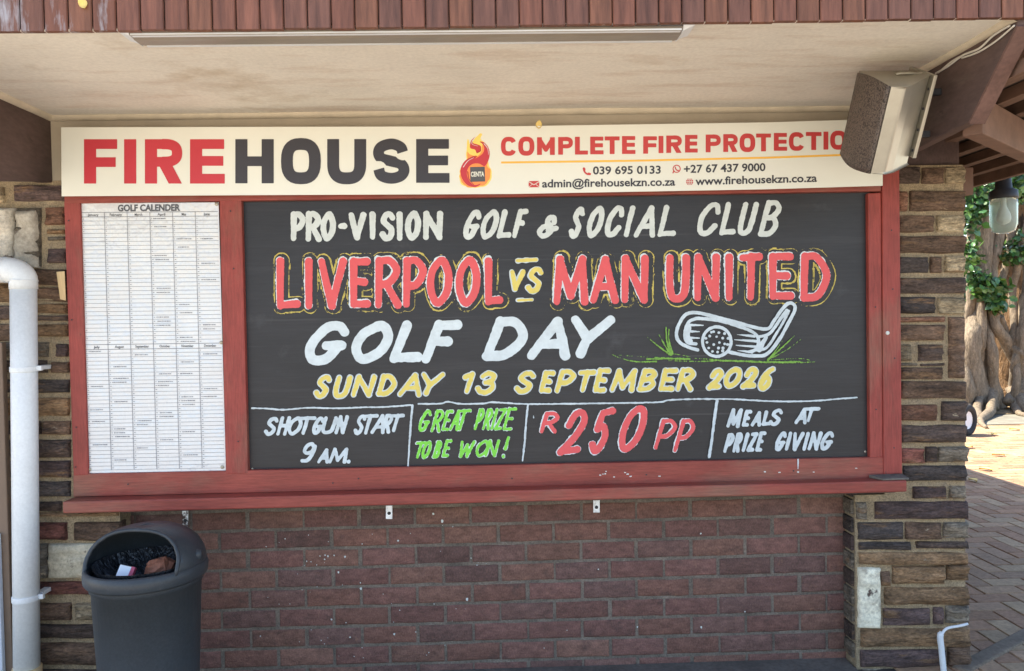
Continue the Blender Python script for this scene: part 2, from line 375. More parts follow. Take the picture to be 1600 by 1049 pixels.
M['grille'] = mat('speckled_metal_grille', lin(104,91,82), .5, .15, 20, bump=.5, bscale=150, metallic=.15, col2=[((.03,.022,.018),.50,190,(1,1,1),.06)])
M['silver'] = mat('silver_painted_cabinet', lin(172,166,152), .34, .10, 8, metallic=.6, bump=.05, col2=[((.32,.24,.14),.60,3,(1,1,1),.3)])
M['cable']    = mat('white_cable', (.62,.58,.52), .5, .1)
M['lampcap']  = mat('dark_lamp_cap', (.04,.04,.045), .5, .2)
M['frost']    = mat('milky_bulb', (.75,.72,.70), .35, 0, bump=0)
gl = bpy.data.materials.new('lamp_glass'); gl.use_nodes = True
gb = gl.node_tree.nodes['Principled BSDF']; gb.inputs['Base Color'].default_value = (.86,.93,.88,1); gb.inputs['Roughness'].default_value = .18
gb.inputs['Transmission Weight'].default_value = .85; gb.inputs['IOR'].default_value = 1.15
M['glass'] = gl
df = bpy.data.materials.new('prismatic_diffuser'); df.use_nodes = True
M['diff']     = mat('yellowed_clear_diffuser', lin(138,128,116), .3, .18, 12, (.3,1,1), .2, 40, col2=[((.22,.19,.17),.50,4,(.5,1,1),.2)])
bpy.data.materials.remove(df)
M['leafy'] = mat('fig_leaf', (.06,.15,.03), .32, .25, 20, tint=True, bump=0, spec=.5)
M['bark'] = mat('fig_bark', lin(112,86,60), .9, .5, 7, (2.5,2.5,.6), 1.0, 12, bdist=.07, col2=[((.035,.024,.016),.56,3.5,(2,2,.6),.06),((.30,.24,.16),.60,9,(3,3,.5),.1)], fine=(40,.3,(2,2,.5)))
M['root'] = mat('grey_aerial_root_bark', lin(128,114,97), .9, .35, 9, (2,2,.5), .9, 20, bdist=.03, col2=[((.07,.055,.04),.60,6,(2,2,.5),.12)], fine=(50,.3,(1.5,1.5,.5)))
M['paver']    = mat('clay_paver', (.3,.2,.15), .85, .16, 18, tint=True, bump=.5, bscale=70, col2=[((.11,.085,.07),.66,1.3,(1,1,1),.14)], fine=(60,.18))
M['joint']    = mat('dark_paver_joint', (.075,.06,.05), .95, .2)
M['ground'] = mat('pinkish_brick_paving', (.42,.365,.295), .9, .15, 3)
M['soil'] = mat('sandy_leaf_litter', (.24,.17,.095), .95, .4, 9, col2=[((.10,.07,.04),.56,20,(1,1,1),.1)])
M['concrete'] = mat('grey_concrete', (.19,.175,.14), .9, .3, 4, bump=.4)
M['slab'] = mat('dark_stone_apron', (.135,.118,.10), .85, .3, 5, bump=.4, fine=(60,.2))
M['kerb']     = mat('worn_kerb', (.19,.145,.105), .9, .3, 6, bump=.4, fine=(60,.2))
M['garden']   = mat('cream_garden_wall', (.46,.42,.33), .9, .15, 3)
M['rubber']   = mat('black_rubber', (.03,.03,.032), .8, .2, bump=.2)
M['yleaf']    = mat('dry_yellow_leaf', lin(226,198,120), .6, .2, 40)
M['wedge']    = mat('raw_pine', lin(206,178,134), .6, .15, 20, (4,1,.4))
M['bpost']    = mat('brown_door_frame', lin(122,102,86), .6, .12, 6)
M['bwhite']   = mat('pale_door_panel', (.55,.58,.64), .5, .05)

# ------------------------------------------------------------------ setting: ground
ZS = P(700,174,0).z                       # soffit height
FY = -1.0                                 # fascia face
g = MB(); g.add([(-90,-90,0),(90,-90,0),(90,90,0),(-90,90,0)], [(0,1,2,3)])
struct(obj('ground', g, M['ground']))
j = MB(); j.add([(.9,-3,.004),(9.5,-3,.004),(9.5,6.9,.004),(.9,6.9,.004)], [(0,1,2,3)])
struct(obj('paving_bed', j, M['joint']))
pv = MB(); U = .112; gap = .006
def pave(x, y, lx, ly):
    c = rnd.choice([(.35,.20,.115),(.37,.235,.14),(.32,.185,.11),(.38,.26,.155),(.35,.22,.135)]); k = rnd.uniform(.85,1.15)
    c = tuple(a*k for a in c); z = .012+rnd.uniform(-.0015,.0015)
    x0, x1, y0, y1 = x+gap/2, x+lx-gap/2, y+gap/2, y+ly-gap/2; e = .004
    pv.add([(x0,y0,.004),(x1,y0,.004),(x1,y1,.004),(x0,y1,.004),(x0+e,y0+e,z),(x1-e,y0+e,z),(x1-e,y1-e,z),(x0+e,y1-e,z)],
           [(4,5,6,7),(0,1,5,4),(1,2,6,5),(2,3,7,6),(3,0,4,7)], c)
for a in range(-40, 90):
    for b in range(-30, 45):
        hx, hy = a+4*b, a
        for (ox, oy, lx, ly) in ((0,0,2,1),(3,0,1,2)):
            x, y = 1.2+(hx+ox)*U, -1.0+(hy+oy)*U
            if 1.6 < x < 9.2 and -1.1 < y < 6.8: pave(x, y, lx*U, ly*U)
struct(obj('paving', pv, M['paver']))
kb = MB(); ka = PZ(1500,1052,0); kc = PZ(1640,976,0)
kb.beam(Vector((ka.x,ka.y,.0)), Vector((kc.x,kc.y,.0)), .07, .04)
struct(obj('kerb', kb, M['kerb'], bevel=.008))
ap = MB(); ap.box(-2.4, P(1340,1036,0).x-.01, -.5, .095, -.02, .016)
struct(obj('apron', ap, M['slab'], bevel=.004))
c_ = MB(); c_.add([(4.6,6.6,.02),(12,6.6,.02),(12,8.0,.02),(4.6,7.7,.02)], [(0,1,2,3)])
struct(obj('concrete_path', c_, M['concrete']))
s_ = MB(); n = 26
vs = []; 
for jj in range(n):
    for ii in range(n):
        x = 3.5+ii*.45; y = 7.5+jj*.3; vs.append((x, y, .03+.09*mn.noise(Vector((x*.8,y*.8,0)))*min(1,jj/4)+.02*jj*(jj<8)))
s_.add(vs, [(jj*n+ii, jj*n+ii+1, (jj+1)*n+ii+1, (jj+1)*n+ii) for jj in range(n-1) for ii in range(n-1)], smooth=True)
struct(obj('soil', s_, M['soil']))

# ------------------------------------------------------------------ stone laying
DK=(.082,.056,.044); BR=(.135,.083,.054); RU=(.20,.10,.062); BE=(.33,.255,.16); BK=(.064,.050,.044); GB=(.19,.155,.115); OC=(.215,.13,.068); PU=(.095,.062,.055); RD=(.20,.075,.055)
def stone(mb, x0, x1, y0, y1, Yf, tint, dep=.028, n=None, rough=.017, jit=1.1, k=1.0):
    """a rough-faced stone laid between photo pixels x0..x1, y0..y1 on the wall plane Yf"""
    def cuts(L):
        m = max(2, int((L-6)/4.5)); return [0, min(.9, L*.12)]+[min(2.6, L*.25)+(L-2*min(2.6, L*.25))*i/m for i in range(m+1)]+[L-min(.9, L*.12), L]
    cx_, cy_ = cuts(x1-x0), cuts(y1-y0); nx, ny = len(cx_)-1, len(cy_)-1
    A = [P(x0,y1,Yf), P(x1,y1,Yf), P(x1,y0,Yf), P(x0,y0,Yf)]
    seed = Vector((rnd.uniform(0,99), rnd.uniform(0,99), 0)); vs = []
    for jx in range(ny+1):
        for ix in range(nx+1):
            s, t = cx_[ix]/(x1-x0), cy_[jx]/(y1-y0)
            p = (A[0]*(1-s)+A[1]*s)*(1-t)+(A[3]*(1-s)+A[2]*s)*t
            q = Vector((p.x*9, p.z*22, 0))+seed
            edge = ix in (0, nx) or jx in (0, ny)
            e = min(s*(x1-x0), (1-s)*(x1-x0), t*(y1-y0), (1-t)*(y1-y0))
            d = 0 if edge else dep*(.35+.65*(1-math.exp(-e/2.6)))+rough*(.35 if e < 1.2 else 1)*(mn.fractal(q, 1, 2, 4)+.8*mn.noise(Vector((p.x*5, p.z*55, 3))+seed))
            if e < 5:
                f = .0034*jit; p = p+Vector((f*mn.noise(q*1.3), 0, f*mn.noise(q*1.1+Vector((7,3,0)))))
            vs.append((p.x, p.y-d+.004, p.z))
    W = nx+1; kk = rnd.uniform(.95,1.45)*k
    mb.add(vs, [(b*W+a, b*W+a+1, (b+1)*W+a+1, (b+1)*W+a) for b in range(ny) for a in range(nx)], tuple(c*kk for c in tint), True)
    # ring of sides back into the mortar
    ring = [a for a in range(W)]+[b*W+nx for b in range(1,ny+1)]+[ny*W+a for a in range(nx-1,-1,-1)]+[b*W for b in range(ny-1,0,-1)]
    o = [vs[i] for i in ring]; bk = [(v[0], v[1]+.03, v[2]) for v in o]; L = len(ring)
    mb.add(o+bk, [(i, L+i, L+(i+1)%L, (i+1)%L) for i in range(L)], tuple(c*kk for c in tint))

bld = thing('clubhouse', 'brick and stone clubhouse wall under deep eaves with red brown boarded fascia', 'building', (0,0,0))
XR = P(1509,900,0).x; XI = P(1337,900,0).x; XL = P(190,900,0).x
# ---- right stone pier
right = []
def z6(x0,x1,y0,y1,t,**k): right.append((1300+x0/2.913,1300+x1/2.913,200+y0/2.913,200+y1/2.913,t,k))
def z7(x0,x1,y0,y1,t,**k): right.append((1300+x0/4.033,1300+x1/4.033,540+y0/4.033,540+y1/4.033,t,k))
def z8(x0,x1,y0,y1,t,**k): right.append((1200+x0/3.63,1200+x1/3.63,760+y0/3.63,760+y1/3.63,t,k))
z6(285,395,178,255,DK); z6(405,505,182,255,BR); z6(512,600,176,255,BE)
z6(290,340,288,380,RU); z6(350,602,286,380,BR)
z6(290,460,397,475,BR); z6(475,600,397,474,BE)
z6(290,602,492,572,BR); z6(290,432,588,662,BK); z6(443,495,588,662,BR); z6(510,602,583,660,BE)
z6(290,602,682,755,DK); z6(290,465,768,846,BK); z6(478,600,772,848,BE)
z6(290,512,858,884,RU); z6(290,506,896,968,BR); z6(527,600,860,1140,BR)
z6(290,356,985,1062,BE,k=.7); z6(390,500,987,1062,DK)
z7(420,535,112,131,GB); z7(555,704,112,131,DK); z7(420,692,138,214,BR)
z7(420,838,224,334,BR); z7(420,655,370,476,RU,k=.75); z7(685,840,352,476,DK)
z7(420,840,500,612,DK); z7(420,578,648,742,RD); z7(583,656,636,740,DK); z7(665,845,636,732,GB)
z7(445,838,755,852,BK); z7(505,712,886,966,PU); z7(735,840,884,963,GB)
z8(497,556,90,188,GB); z8(603,1130,84,184,PU); z8(508,762,202,302,BK); z8(775,978,202,300,BR); z8(990,1130,203,295,GB)
z8(514,803,314,360,BK); z8(836,1132,312,352,DK); z8(515,1130,374,444,OC)
z8(632,690,482,562,BR); z8(702,995,448,552,OC); z8(1008,1130,440,530,OC)
z8(655,1133,570,670,OC,k=.9); z8(650,915,690,786,PU); z8(934,992,684,780,PU); z8(1004,1135,676,772,GB)
z8(524,1140,804,906,OC); z8(522,1004,925,1022,PU); z8(1012,1145,908,1012,BR); z8(530,1140,1034,1120,GB)
mb = MB()
for x0,x1,y0,y1,t,k in right: stone(mb, x0, x1, y0, y1, 0, t, **k)
# the shallow return beside the brickwork
for i in range(11):
    z0 = .05+i*.075; c = rnd.choice([BK,PU,GB,DK])
    mb.box(XI-.012, XI+.02, .012, .088, z0, z0+.06, tuple(v*.9 for v in c))
# stones on the passage side of the pier
for i in range(24):
    z0 = .02+i*.094
    if z0+.08 > P(1480,258,0).z: break
    for y0, y1 in ((.03,.30+.12*(i%3)), (.33+.12*(i%3), .95)): mb.box(XR-.02, XR+.012, y0, y1-.01, z0, z0+.08, rnd.choice([DK,BR,OC,GB,BE]))
sr = obj('stone_pier', mb, M['stone'], bld, label='stone pier of split brown slate to the right of the red frame')
mo = MB()
mo.box(P(1380,500,0).x, XR, 0, .98, P(1400,772,0).z, P(1480,258,0).z)
mo.box(XI, XR-.001, .001, .98, 0, P(1400,772,0).z-.001)
obj('mortar', mo, M['mortar'], sr)
pm = MB(); stone(pm, 1200+507/3.63, 1200+634/3.63, 760+460/3.63, 760+802/3.63, 0, (.62,.58,.45), rough=.006)
obj('pale_stone', pm, M['pale'], sr)
# ---- left stone pier
left = []
def z5(x0,x1,y0,y1,t,**k): left.append((x0/4,x1/4,300+y0/4,300+y1/4,t,k))
def zb(x0,x1,y0,y1,t,**k): left.append((x0/3.9,x1/3.9,780+y0/3.9,780+y1/3.9,t,k))
z5(92,420,-40,60,PU); z5(-60,34,-30,70,BE); z5(110,262,100,470,GB,k=.55); z5(288,420,95,208,RU,k=.8); z5(300,420,235,262,OC); z5(300,420,280,305,GB,k=.6)
z5(306,420,354,448,PU); z5(-60,230,490,560,BR); z5(225,420,482,584,BR,k=.8); z5(-60,220,580,690,OC,k=.8); z5(225,430,598,688,BR)
z5(228,430,700,760,OC); z5(-60,220,710,800,DK); z5(228,430,772,806,DK); z5(228,432,826,905,OC,k=.9); z5(-60,215,830,930,BR)
z5(355,432,950,1032,PU); z5(20,310,940,1032,GB,k=.7); z5(-20,300,1052,1130,DK); z5(325,440,1060,1130,BR)
z5(-30,440,1172,1256,BK,k=1.3); z5(-30,440,1286,1400,OC,k=1.05); z5(-30,262,1430,1516,DK); z5(275,445,1430,1516,BR); z5(-30,446,1548,1662,DK); z5(-30,446,1680,1782,PU); z5(-30,446,1806,1906,BK); z5(-30,390,1935,1996,DK)
zb(30,725,80,104,OC); zb(40,412,140,248,RD,k=.6); zb(455,745,138,254,BR); zb(30,298,270,480,GB,k=.8)
zb(30,578,502,578,RD,k=.7); zb(30,440,630,736,BR); zb(464,740,632,734,BE,k=.6); zb(30,740,762,846,DK); zb(30,740,872,1008,BR); zb(30,740,1035,1120,DK)
mb = MB()
for x0,x1,y0,y1,t,k in left: stone(mb, x0, x1, y0, y1, 0, t, **k)
for col in range(5):                     # the wall goes on to the left, outside the frame
    for i in range(22):
        z0 = .02+i*.104; xa = -2.0-.5*col-.06*(i%2)-.42
        mb.box(xa, xa+.46, -.022, .02, z0, z0+.09, rnd.choice([DK,BR,OC,GB,PU]))
sl_ = obj('stone_pier', mb, M['stone'], bld, label='stone pier of split brown slate behind the white downpipe')
mo = MB(); mo.box(-4.8, P(122,500,0).x, 0, .3, P(60,796,0).z, P(50,283,0).z); mo.box(-4.8, XL, .001, .3, 0, P(60,796,0).z-.001)
obj('mortar', mo, M['mortar'], sl_)
pm = MB(); stone(pm, 300/3.9, 626/3.9, 780+268/3.9, 780+480/3.9, 0, (.50,.44,.32), rough=.012); obj('pale_stone', pm, M['pale'], sl_); pm = MB(); stone(pm, -10, 27, 326, 416, 0, (.40,.36,.30), rough=.02, dep=.05); obj('pale_stone', pm, M['pale'], sl_); pm = MB(); stone(pm, 28, 64, 330, 420, 0, (.36,.32,.26), rough=.02, dep=.045)
obj('pale_stone', pm, M['pale'], sl_)
# ---- brickwork
mb = MB(); PIT = .2322; PZT = .0830; zr = P(800,818,.1).z; xr = P(606.2,845,.1).x
zt = P(800,775,.1).z
for row in range(-3, 13):
    z1 = zr-row*PZT-.005; z0 = z1-(PZT-.010)
    if z0 < -.05 or z1 > zt+.06: continue
    off = 0 if row % 2 == 0 else PIT/2
    for i in range(-8, 12):
        x0 = xr+off+i*PIT-PIT+.005+rnd.uniform(-.003,.003); x1 = x0+PIT-.010+rnd.uniform(-.002,.003)
        rec = rnd.uniform(-.0015,.002); tlt = rnd.uniform(-.0012,.0012); x0 = max(x0, XL-.03); x1 = min(x1, XI+.005)
        if x1-x0 < .02: continue
        c = rnd.choice([(.168,.082,.064),(.18,.087,.064),(.145,.077,.062),(.165,.08,.064),(.182,.093,.068),(.138,.075,.062)]); kk = rnd.uniform(.95,1.25); c = tuple(v*kk for v in c)
        xs_ = [0,.012,.04,.2,.4,.6,.8,.96,.988,1]; ys_ = [0,.035,.12,.5,.88,.965,1]; nx, ny = 9, 6; vs = []; sd = Vector((rnd.uniform(0,50),0,rnd.uniform(0,50)))
        for jy in range(ny+1):
            for ix in range(nx+1):
                s, t = xs_[ix], ys_[jy]; ed = ix in (0,nx) or jy in (0,ny)
                x = x0+(x1-x0)*s; z = z0+(z1-z0)*t
                q = Vector((x*16,0,z*30))+sd
                vs.append((x+(.0016*mn.noise(q*2) if t in (0,1) or ed else 0), .101-(0 if ed else rec)-(0 if ed else (.005 if ix in (1,nx-1) or jy in (1,ny-1) else .0075)+.002*mn.fractal(q,1,2,3)), z+(s-.5)*tlt*2+(.003*mn.noise(q*1.9) if t < .2 or t > .8 else 0)))
        W = nx+1
        mb.add(vs, [(b*W+a, b*W+a+1, (b+1)*W+a+1, (b+1)*W+a) for b in range(ny) for a in range(nx)], c, True)
bw = obj('brick_wall', mb, M['brick'], bld)
mo = MB(); mo.box(XL-.05, XI, .098, .3, 0, zt+.06); obj('mortar', mo, M['bmortar'], bw)
# splashes of white paint on the bricks
pt = Paint(400, 800, 1250, 1045, .7)
for (x, y, r) in [(500,869,1.1),(508,868,1.2),(512,869,1.5),(522,868,1.1),(507,874,1.4),(507,879,.8),(486,878,1),(479,877,.8),(476,884,.8),(495,883,.9),(539,870,1.2),(465,897,.9),(529,894,1.3),(535,914,.9),(563,911,1.1),(564,920,1.6),(622,845,1.4),(677,803,1.5),(691,814,2),(518,968,1.2),(453,944,1),(730,936,1.9),(670,1020,1),(616,991,1.6),(547,996,1.2),(502,1001,1),(436,944,.8),(1164,956,1),(935,890,1),(850,1013,.9),(996,980,1.1),(886,985,.9),(1096,980,1.4),(1095,834,1.2),(407,994,1)]:
    pt.stroke([(x,y),(x+rnd.uniform(-.3,.3),y+rnd.uniform(0,r))], r, r*.8)
for i in range(46):
    x, y = rnd.uniform(405,760), rnd.uniform(815,1030); pt.stroke([(x,y),(x+.2,y+.3)], rnd.uniform(.35,.7))
pt.rough(.5, 1.5)
sp = MB(); pt.mesh(sp, .0895); obj('paint_splashes', sp, M['pcream'], bw)
# ---- plaster strip above the banner, soffit, cornice
mb = MB(); mb.box(P(78,230,0).x, P(1379,200,0).x, .004, .12, P(700,330,0).z, ZS)
obj('plaster_wall', mb, M['bulk'], bld)
BXL = P(78,186,0).x; BXR = P(1340,165,0).x
sf = MB(); nx, ny = 60, 14; vs = []
for jy in range(ny+1):
    for ix in range(nx+1):
        x = BXL-.02+(BXR-BXL+.04)*ix/nx; y = (FY+.02)*(1-jy/ny)
        vs.append((x, y, ZS+.006*mn.noise(Vector((x*1.3,y*2,3)))-.003))
W = nx+1; sf.add(vs, [(b*W+a, (b+1)*W+a, (b+1)*W+a+1, b*W+a+1) for b in range(ny) for a in range(nx)], smooth=True)
sf.box(BXL-.02, BXR+.02, FY+.02, 0, ZS+.03, ZS+.05)
obj('soffit', sf, M['plaster'], bld)
cn = MB()
def cornice(a, b, nrm):
    a = Vector(a); b = Vector(b); k = 40; r = .021; vs = []
    for i in range(k+1):
        p = a.lerp(b, i/k)
        for q in range(7):
            an = math.pi/2*q/6; vs.append(p+Vector(nrm)*r*math.cos(an)*1.1+Vector((0,0,-r*math.sin(an)))+Vector((0,0,.0015*mn.noise(p*9))))
    cn.add(vs, [(i*7+q, i*7+q+1, (i+1)*7+q+1, (i+1)*7+q) for i in range(k) for q in range(6)], smooth=True)
cornice((BXL,0,ZS), (BXR,0,ZS), (0,-1,0)); cornice((BXL,FY+.02,ZS), (BXL,0,ZS), (1,0,0)); cornice((BXR,FY+.02,ZS), (BXR,0,ZS), (-1,0,0))
obj('cornice', cn, M['cornice'], bld)
# ---- fascia of vertical boards
ZF = P(800,45,FY).z; mb = MB(); mp = MB(); pw = .0648; x = P(-8,20,FY).x-pw*14; k = 0
while x < 2.75:
    c = rnd.choice([(.165,.064,.038),(.15,.064,.042),(.18,.074,.042),(.14,.062,.042),(.172,.068,.042)]); kk = rnd.uniform(.92,1.08)
    tgt = mp if x < P(150,20,FY).x else mb
    z1 = ZF+.30; x0, x1, e = x+.0012, x+pw-.0012, .003
    dz = rnd.uniform(-.0015,.0015)+.006+.013*max(0,(x+.3)/1.7)
    tgt.add([(x0,FY+.004,ZF+dz),(x0+e,FY,ZF+dz),(x1-e,FY,ZF+dz),(x1,FY+.004,ZF+dz),(x0,FY+.004,z1),(x0+e,FY,z1),(x1-e,FY,z1),(x1,FY+.004,z1),
             (x0,FY+.018,ZF+dz),(x1,FY+.018,ZF+dz)],
            [(0,1,5,4),(1,2,6,5),(2,3,7,6),(8,9,3,2,1,0)], tuple(v*kk for v in c))
    x += pw; k += 1
fa = obj('fascia', mb, M['fascia'], bld); obj('weathered_boards', mp, M['fascia_p'], fa, label='fascia boards with peeling greyish paint')
bk = MB(); bk.hexa([(-4.8,FY+.018,ZF+.01),(2.7,FY+.018,ZF+.036),(2.7,FY+.036,ZF+.036),(-4.8,FY+.036,ZF+.01),(-4.8,FY+.018,ZF+.30),(2.7,FY+.018,ZF+.30),(2.7,FY+.036,ZF+.30),(-4.8,FY+.036,ZF+.30)]); obj('backing_board', bk, M['darkwood'], fa)
# ---- beams either side of the soffit
bm = MB(); XBR = BXR-.003
q = [PX(1425,240,XBR), PX(1514,191,XBR)]; q[0].z = max(q[0].z, q[1].z-.02)
A = [(0.05,ZS), (FY+.02,ZS), (FY+.02,ZS-.03), (q[1].y,q[1].z), (q[0].y,q[0].z), (0.05,q[1].z+.0)]
T = .036; vs = [(XBR,y,z) for y,z in A]+[(XBR+T,y,z) for y,z in A]; nA = len(A)
bm.add(vs, [tuple(range(nA))[::-1], tuple(range(nA,2*nA))]+[(i,(i+1)%nA,nA+(i+1)%nA,nA+i) for i in range(nA)])
sbm = obj('side_beam', bm, M['darkwood'], bld, bevel=.004, label='deep dark brown beam beside the loudspeaker')
e0, e1 = Vector((0,A[2][0],A[2][1])), Vector((0,A[3][0],A[3][1])); dn = (e1-e0).normalized(); nn = Vector((0,dn.z,-dn.y)); nn = nn if nn.y < 0 else -nn
bm = MB(); bm.hexa([Vector((xx,0,0))+p for p in (e0+nn*.003, e1+nn*.003, e1+nn*.012, e0+nn*.012) for xx in (XBR-.004,)]+[Vector((XBR+T+.01,0,0))+p for p in (e0+nn*.003, e1+nn*.003, e1+nn*.012, e0+nn*.012)])
obj('end_board', bm, M['beamend'], sbm)
bm = MB(); XBL = BXL; q = [PX(76,284,XBL), PX(0,283,XBL)]
A = [(0.05,ZS-.012),(0.05,q[0].z),(q[0].y,q[0].z),(q[1].y,q[1].z),(FY+.05,q[1].z-.03),(FY+.02,ZS-.012)]
vs = [(XBL,y,z) for y,z in A]+[(XBL-.06,y,z) for y,z in A]; nA = len(A)
bm.add(vs, [tuple(range(nA)), tuple(range(nA,2*nA))[::-1]]+[(i,(i+1)%nA,nA+(i+1)%nA,nA+i)[::-1] for i in range(nA)])
obj('side_beam', bm, M['darkwood'], bld, bevel=.004, label='dark brown beam at the left end of the ceiling')
# ---- open roof over the passage on the right
ZR = PX(1545,277,2.52).z                       # underside of battens at the side eave
b1 = PX(1517,186,XBR+.03)
def rafter(a, b, wd=.06, hh=.12): 
    r = MB(); r.beam(a, b, wd, hh); return obj('rafter', r, M['rafter'], bld, bevel=.003)
ztop = b1.z+.02
rafter((XBR+.066,b1.y+.05,ztop), (2.45,b1.y+.05+.78,ztop-.0))
b = MB(); b.box(P(1380,200,0).x, XR-.004, .022, .12, P(1480,258,0).z+.001, ztop+.10); obj('wall_plate', b, M['darkwood'], bld)
rafter((XBR+.03,.36,ztop-.02), (2.3,.52,ztop-.02), .06, .13)
rafter((XBR+.05,1.6,ztop-.0), (2.5,1.7,ztop-.0)); rafter((XR,2.9,ztop), (2.5,2.95,ztop)); rafter((XR,4.4,ztop), (2.5,4.45,ztop))
for i, X in enumerate((1.60,1.76,1.92,2.12,2.32,2.52)):
    b = MB(); b.beam((X,-.95,ztop+.085), (X,8.9,ztop+.085+.0), .05, .04); obj('batten', b, M['batten'], bld)
b = MB()
for i in range(8):
    X = XBR+.10+i*.15
    b.box(X+.005, X+.142, FY+.05, 9, ztop+.108+.004*(i%2), ztop+.125+.004*(i%2))
rf = obj('eave_boards', b, M['tiles'], bld)
b = MB(); b.hexa([(-5,FY-.05,ZF+.30),(2.66,FY-.05,ZF+.30),(2.66,9,ZF+.30),(-5,9,ZF+.30),(-5,3.6,ZF+1.5),(.2,3.6,ZF+1.5),(.2,5.4,ZF+1.5),(-5,5.4,ZF+1.5)])
obj('roof', b, M['rooftile'], bld)
b = MB(); b.beam((2.62,FY,ztop+.14), (2.62,9,ztop+.14), .03, .22); obj('side_fascia', b, M['rafter'], bld)
b = MB(); b.box(-4.8, XR-.03, .99, 9, 0, ZS-.05); obj('side_wall', b, M['mortar'], bld)
b = MB(); b.beam((XR-.05,.62,PD(1510,300,3.85).z), (XR+.36,.62,PD(1510,303,3.85).z), .07, .12); obj('corbel', b, M['beamend'], bld, bevel=.006)

# ------------------------------------------------------------------ red notice frame
nb = thing('notice_frame', 'worn red painted timber notice frame with projecting sill holding a black board', 'notice frame', P(760,800,-.045))
def quad(px, Y): return [(P(x,y,Y).x, P(x,y,Y).z) for x,y in px]
FF = -.045
def pl(name, px, Y0, Y1, m='red', bevel=.004, label=None):
    b = MB(); b.plate(quad(px, Y0), Y0, Y1); return obj(name, b, M[m], nb, bevel=bevel, label=label)
pl('stile', [(114.5,744),(138,743),(125,315),(99.5,316)], FF, -.001)
pl('stile', [(352.5,741),(387.5,741),(377,307),(342.5,308)], FF, -.001)
pl('stile', [(1359.5,716),(1380,715),(1377,301),(1356.5,302)], FF+.002, -.001)
pl('stile', [(1381,742),(1410,741),(1405.5,250),(1378.5,251)], FF-.004, -.001)
pl('rail', [(100,318),(1377,299),(1377,286),(100,303)], FF-.002, -.001, 'redrail')
pl('rail', [(114,777),(1409,747),(1409,714),(114,741)], FF+.001, -.001, 'redrail')
sz = P(760,775,-.11); s0 = P(97.5,795,-.115); s1 = P(1417.5,765,-.115)
b = MB(); b.box(s0.x, s1.x, -.115, .095, P(760,786,-.115).z, P(760,767.5,-.115).z)
obj('sill', b, M['redrail'], nb, bevel=.006)
b = MB(); b.box(s0.x+.2, s1.x-.02, -.06, .09, P(760,786,-.115).z-.014, P(760,786,-.115).z); obj('sill_packer', b, M['darkwood'], nb)
for (x0,x1,y0,y1) in ((603,613,786,811),(927,937,778,801),(285,294,796,823)):
    b = MB(); b.plate(quad([(x0,y1),(x1,y1),(x1,y0),(x0,y0)], .086), .083, .09)
    br = obj('bracket', b, M['pale'], nb, bevel=.001)
    b = MB(); c = P((x0+x1)/2, (y0*.35+y1*.65), .083); b.lathe([(0,.004),(.006,.003),(.0075,0)], c, 12, axis=(0,-1,0)); obj('screw', b, M['lampcap'], br)
# dark slot in the frame corner and blackboard
BF = -.020
b = MB(); b.plate(quad([(385,742.5),(1360.5,717.5),(1358.5,296),(374,313)], BF), BF, -.002)
bd = obj('chalkboard', b, M['board'], nb)
LAY = [0]
def put(pt, name, m, parent, Y0, F=None, rough=.7, sc=2.2, label=None):
    LAY[0] += 1; b = MB()
    if F is None: pt.rough(rough*.5, sc*1.2, .3, 8); F = pt.F
    pt.mesh(b, Y0-.0006-.00012*LAY[0], F=F)
    if not b.f: return None
    return obj(name, b, M[m], parent, label=label)
def line(lst, r, sh=0, y=None):
    """[(char,x0,x1,ytop,ybot)...] in photo pixels on the board"""
    xs = [a[1] for a in lst]+[a[2] for a in lst]; ys = [a[3] for a in lst]+[a[4] for a in lst]
    pt = Paint(min(xs)-14, min(ys)-14, max(xs)+14, max(ys)+14, .9)
    for (c,x0,x1,yt,yb) in lst: letter(pt, c, x0, x1, yt, yb, r, sh if not isinstance(sh, dict) else sh.get(c, 0))
    return pt
def cv(ox, oy, s, lst): return [(c, ox+a/s, ox+b_/s, oy+t/s, oy+d/s) for (c,a,b_,t,d) in lst]

l1 = cv(380,300,4,[('P',295,392,122,310),('R',388,492,120,314),('O',482,580,125,308),('-',590,650,176,254),('V',655,770,125,305),('I',785,832,122,302),('S',852,952,120,308),('I',956,1000,122,308),('O',1010,1112,120,304),('N',1122,1250,118,304)])
l1b = cv(720,300,4,[('G',16,130,112,298),('O',122,240,112,296),('L',222,318,110,294),('F',318,425,105,292),('&',475,612,142,294),('S',675,776,92,292),('O',786,898,90,288),('C',900,1022,84,286),('I',1014,1094,86,286),('A',1078,1214,84,288),('L',1228,1344,82,285)])
l1c = cv(1000,300,4,[('C',358,505,64,278),('L',493,598,64,275),('U',610,744,62,276),('B',736,886,52,280)])
pt = line(l1, 4.9, 0); put(pt, 'lettering', 'pcream', bd, BF, label='cream brush words PRO-VISION')
for a_, lb in ((l1b[:4],'GOLF'),(l1b[4:5],'&'),(l1b[5:],'SOCIAL'),(l1c,'CLUB')):
    pt = line(a_, 4.3, .24); put(pt, 'lettering', 'pcream', bd, BF, label='cream slanted brush lettering '+lb)

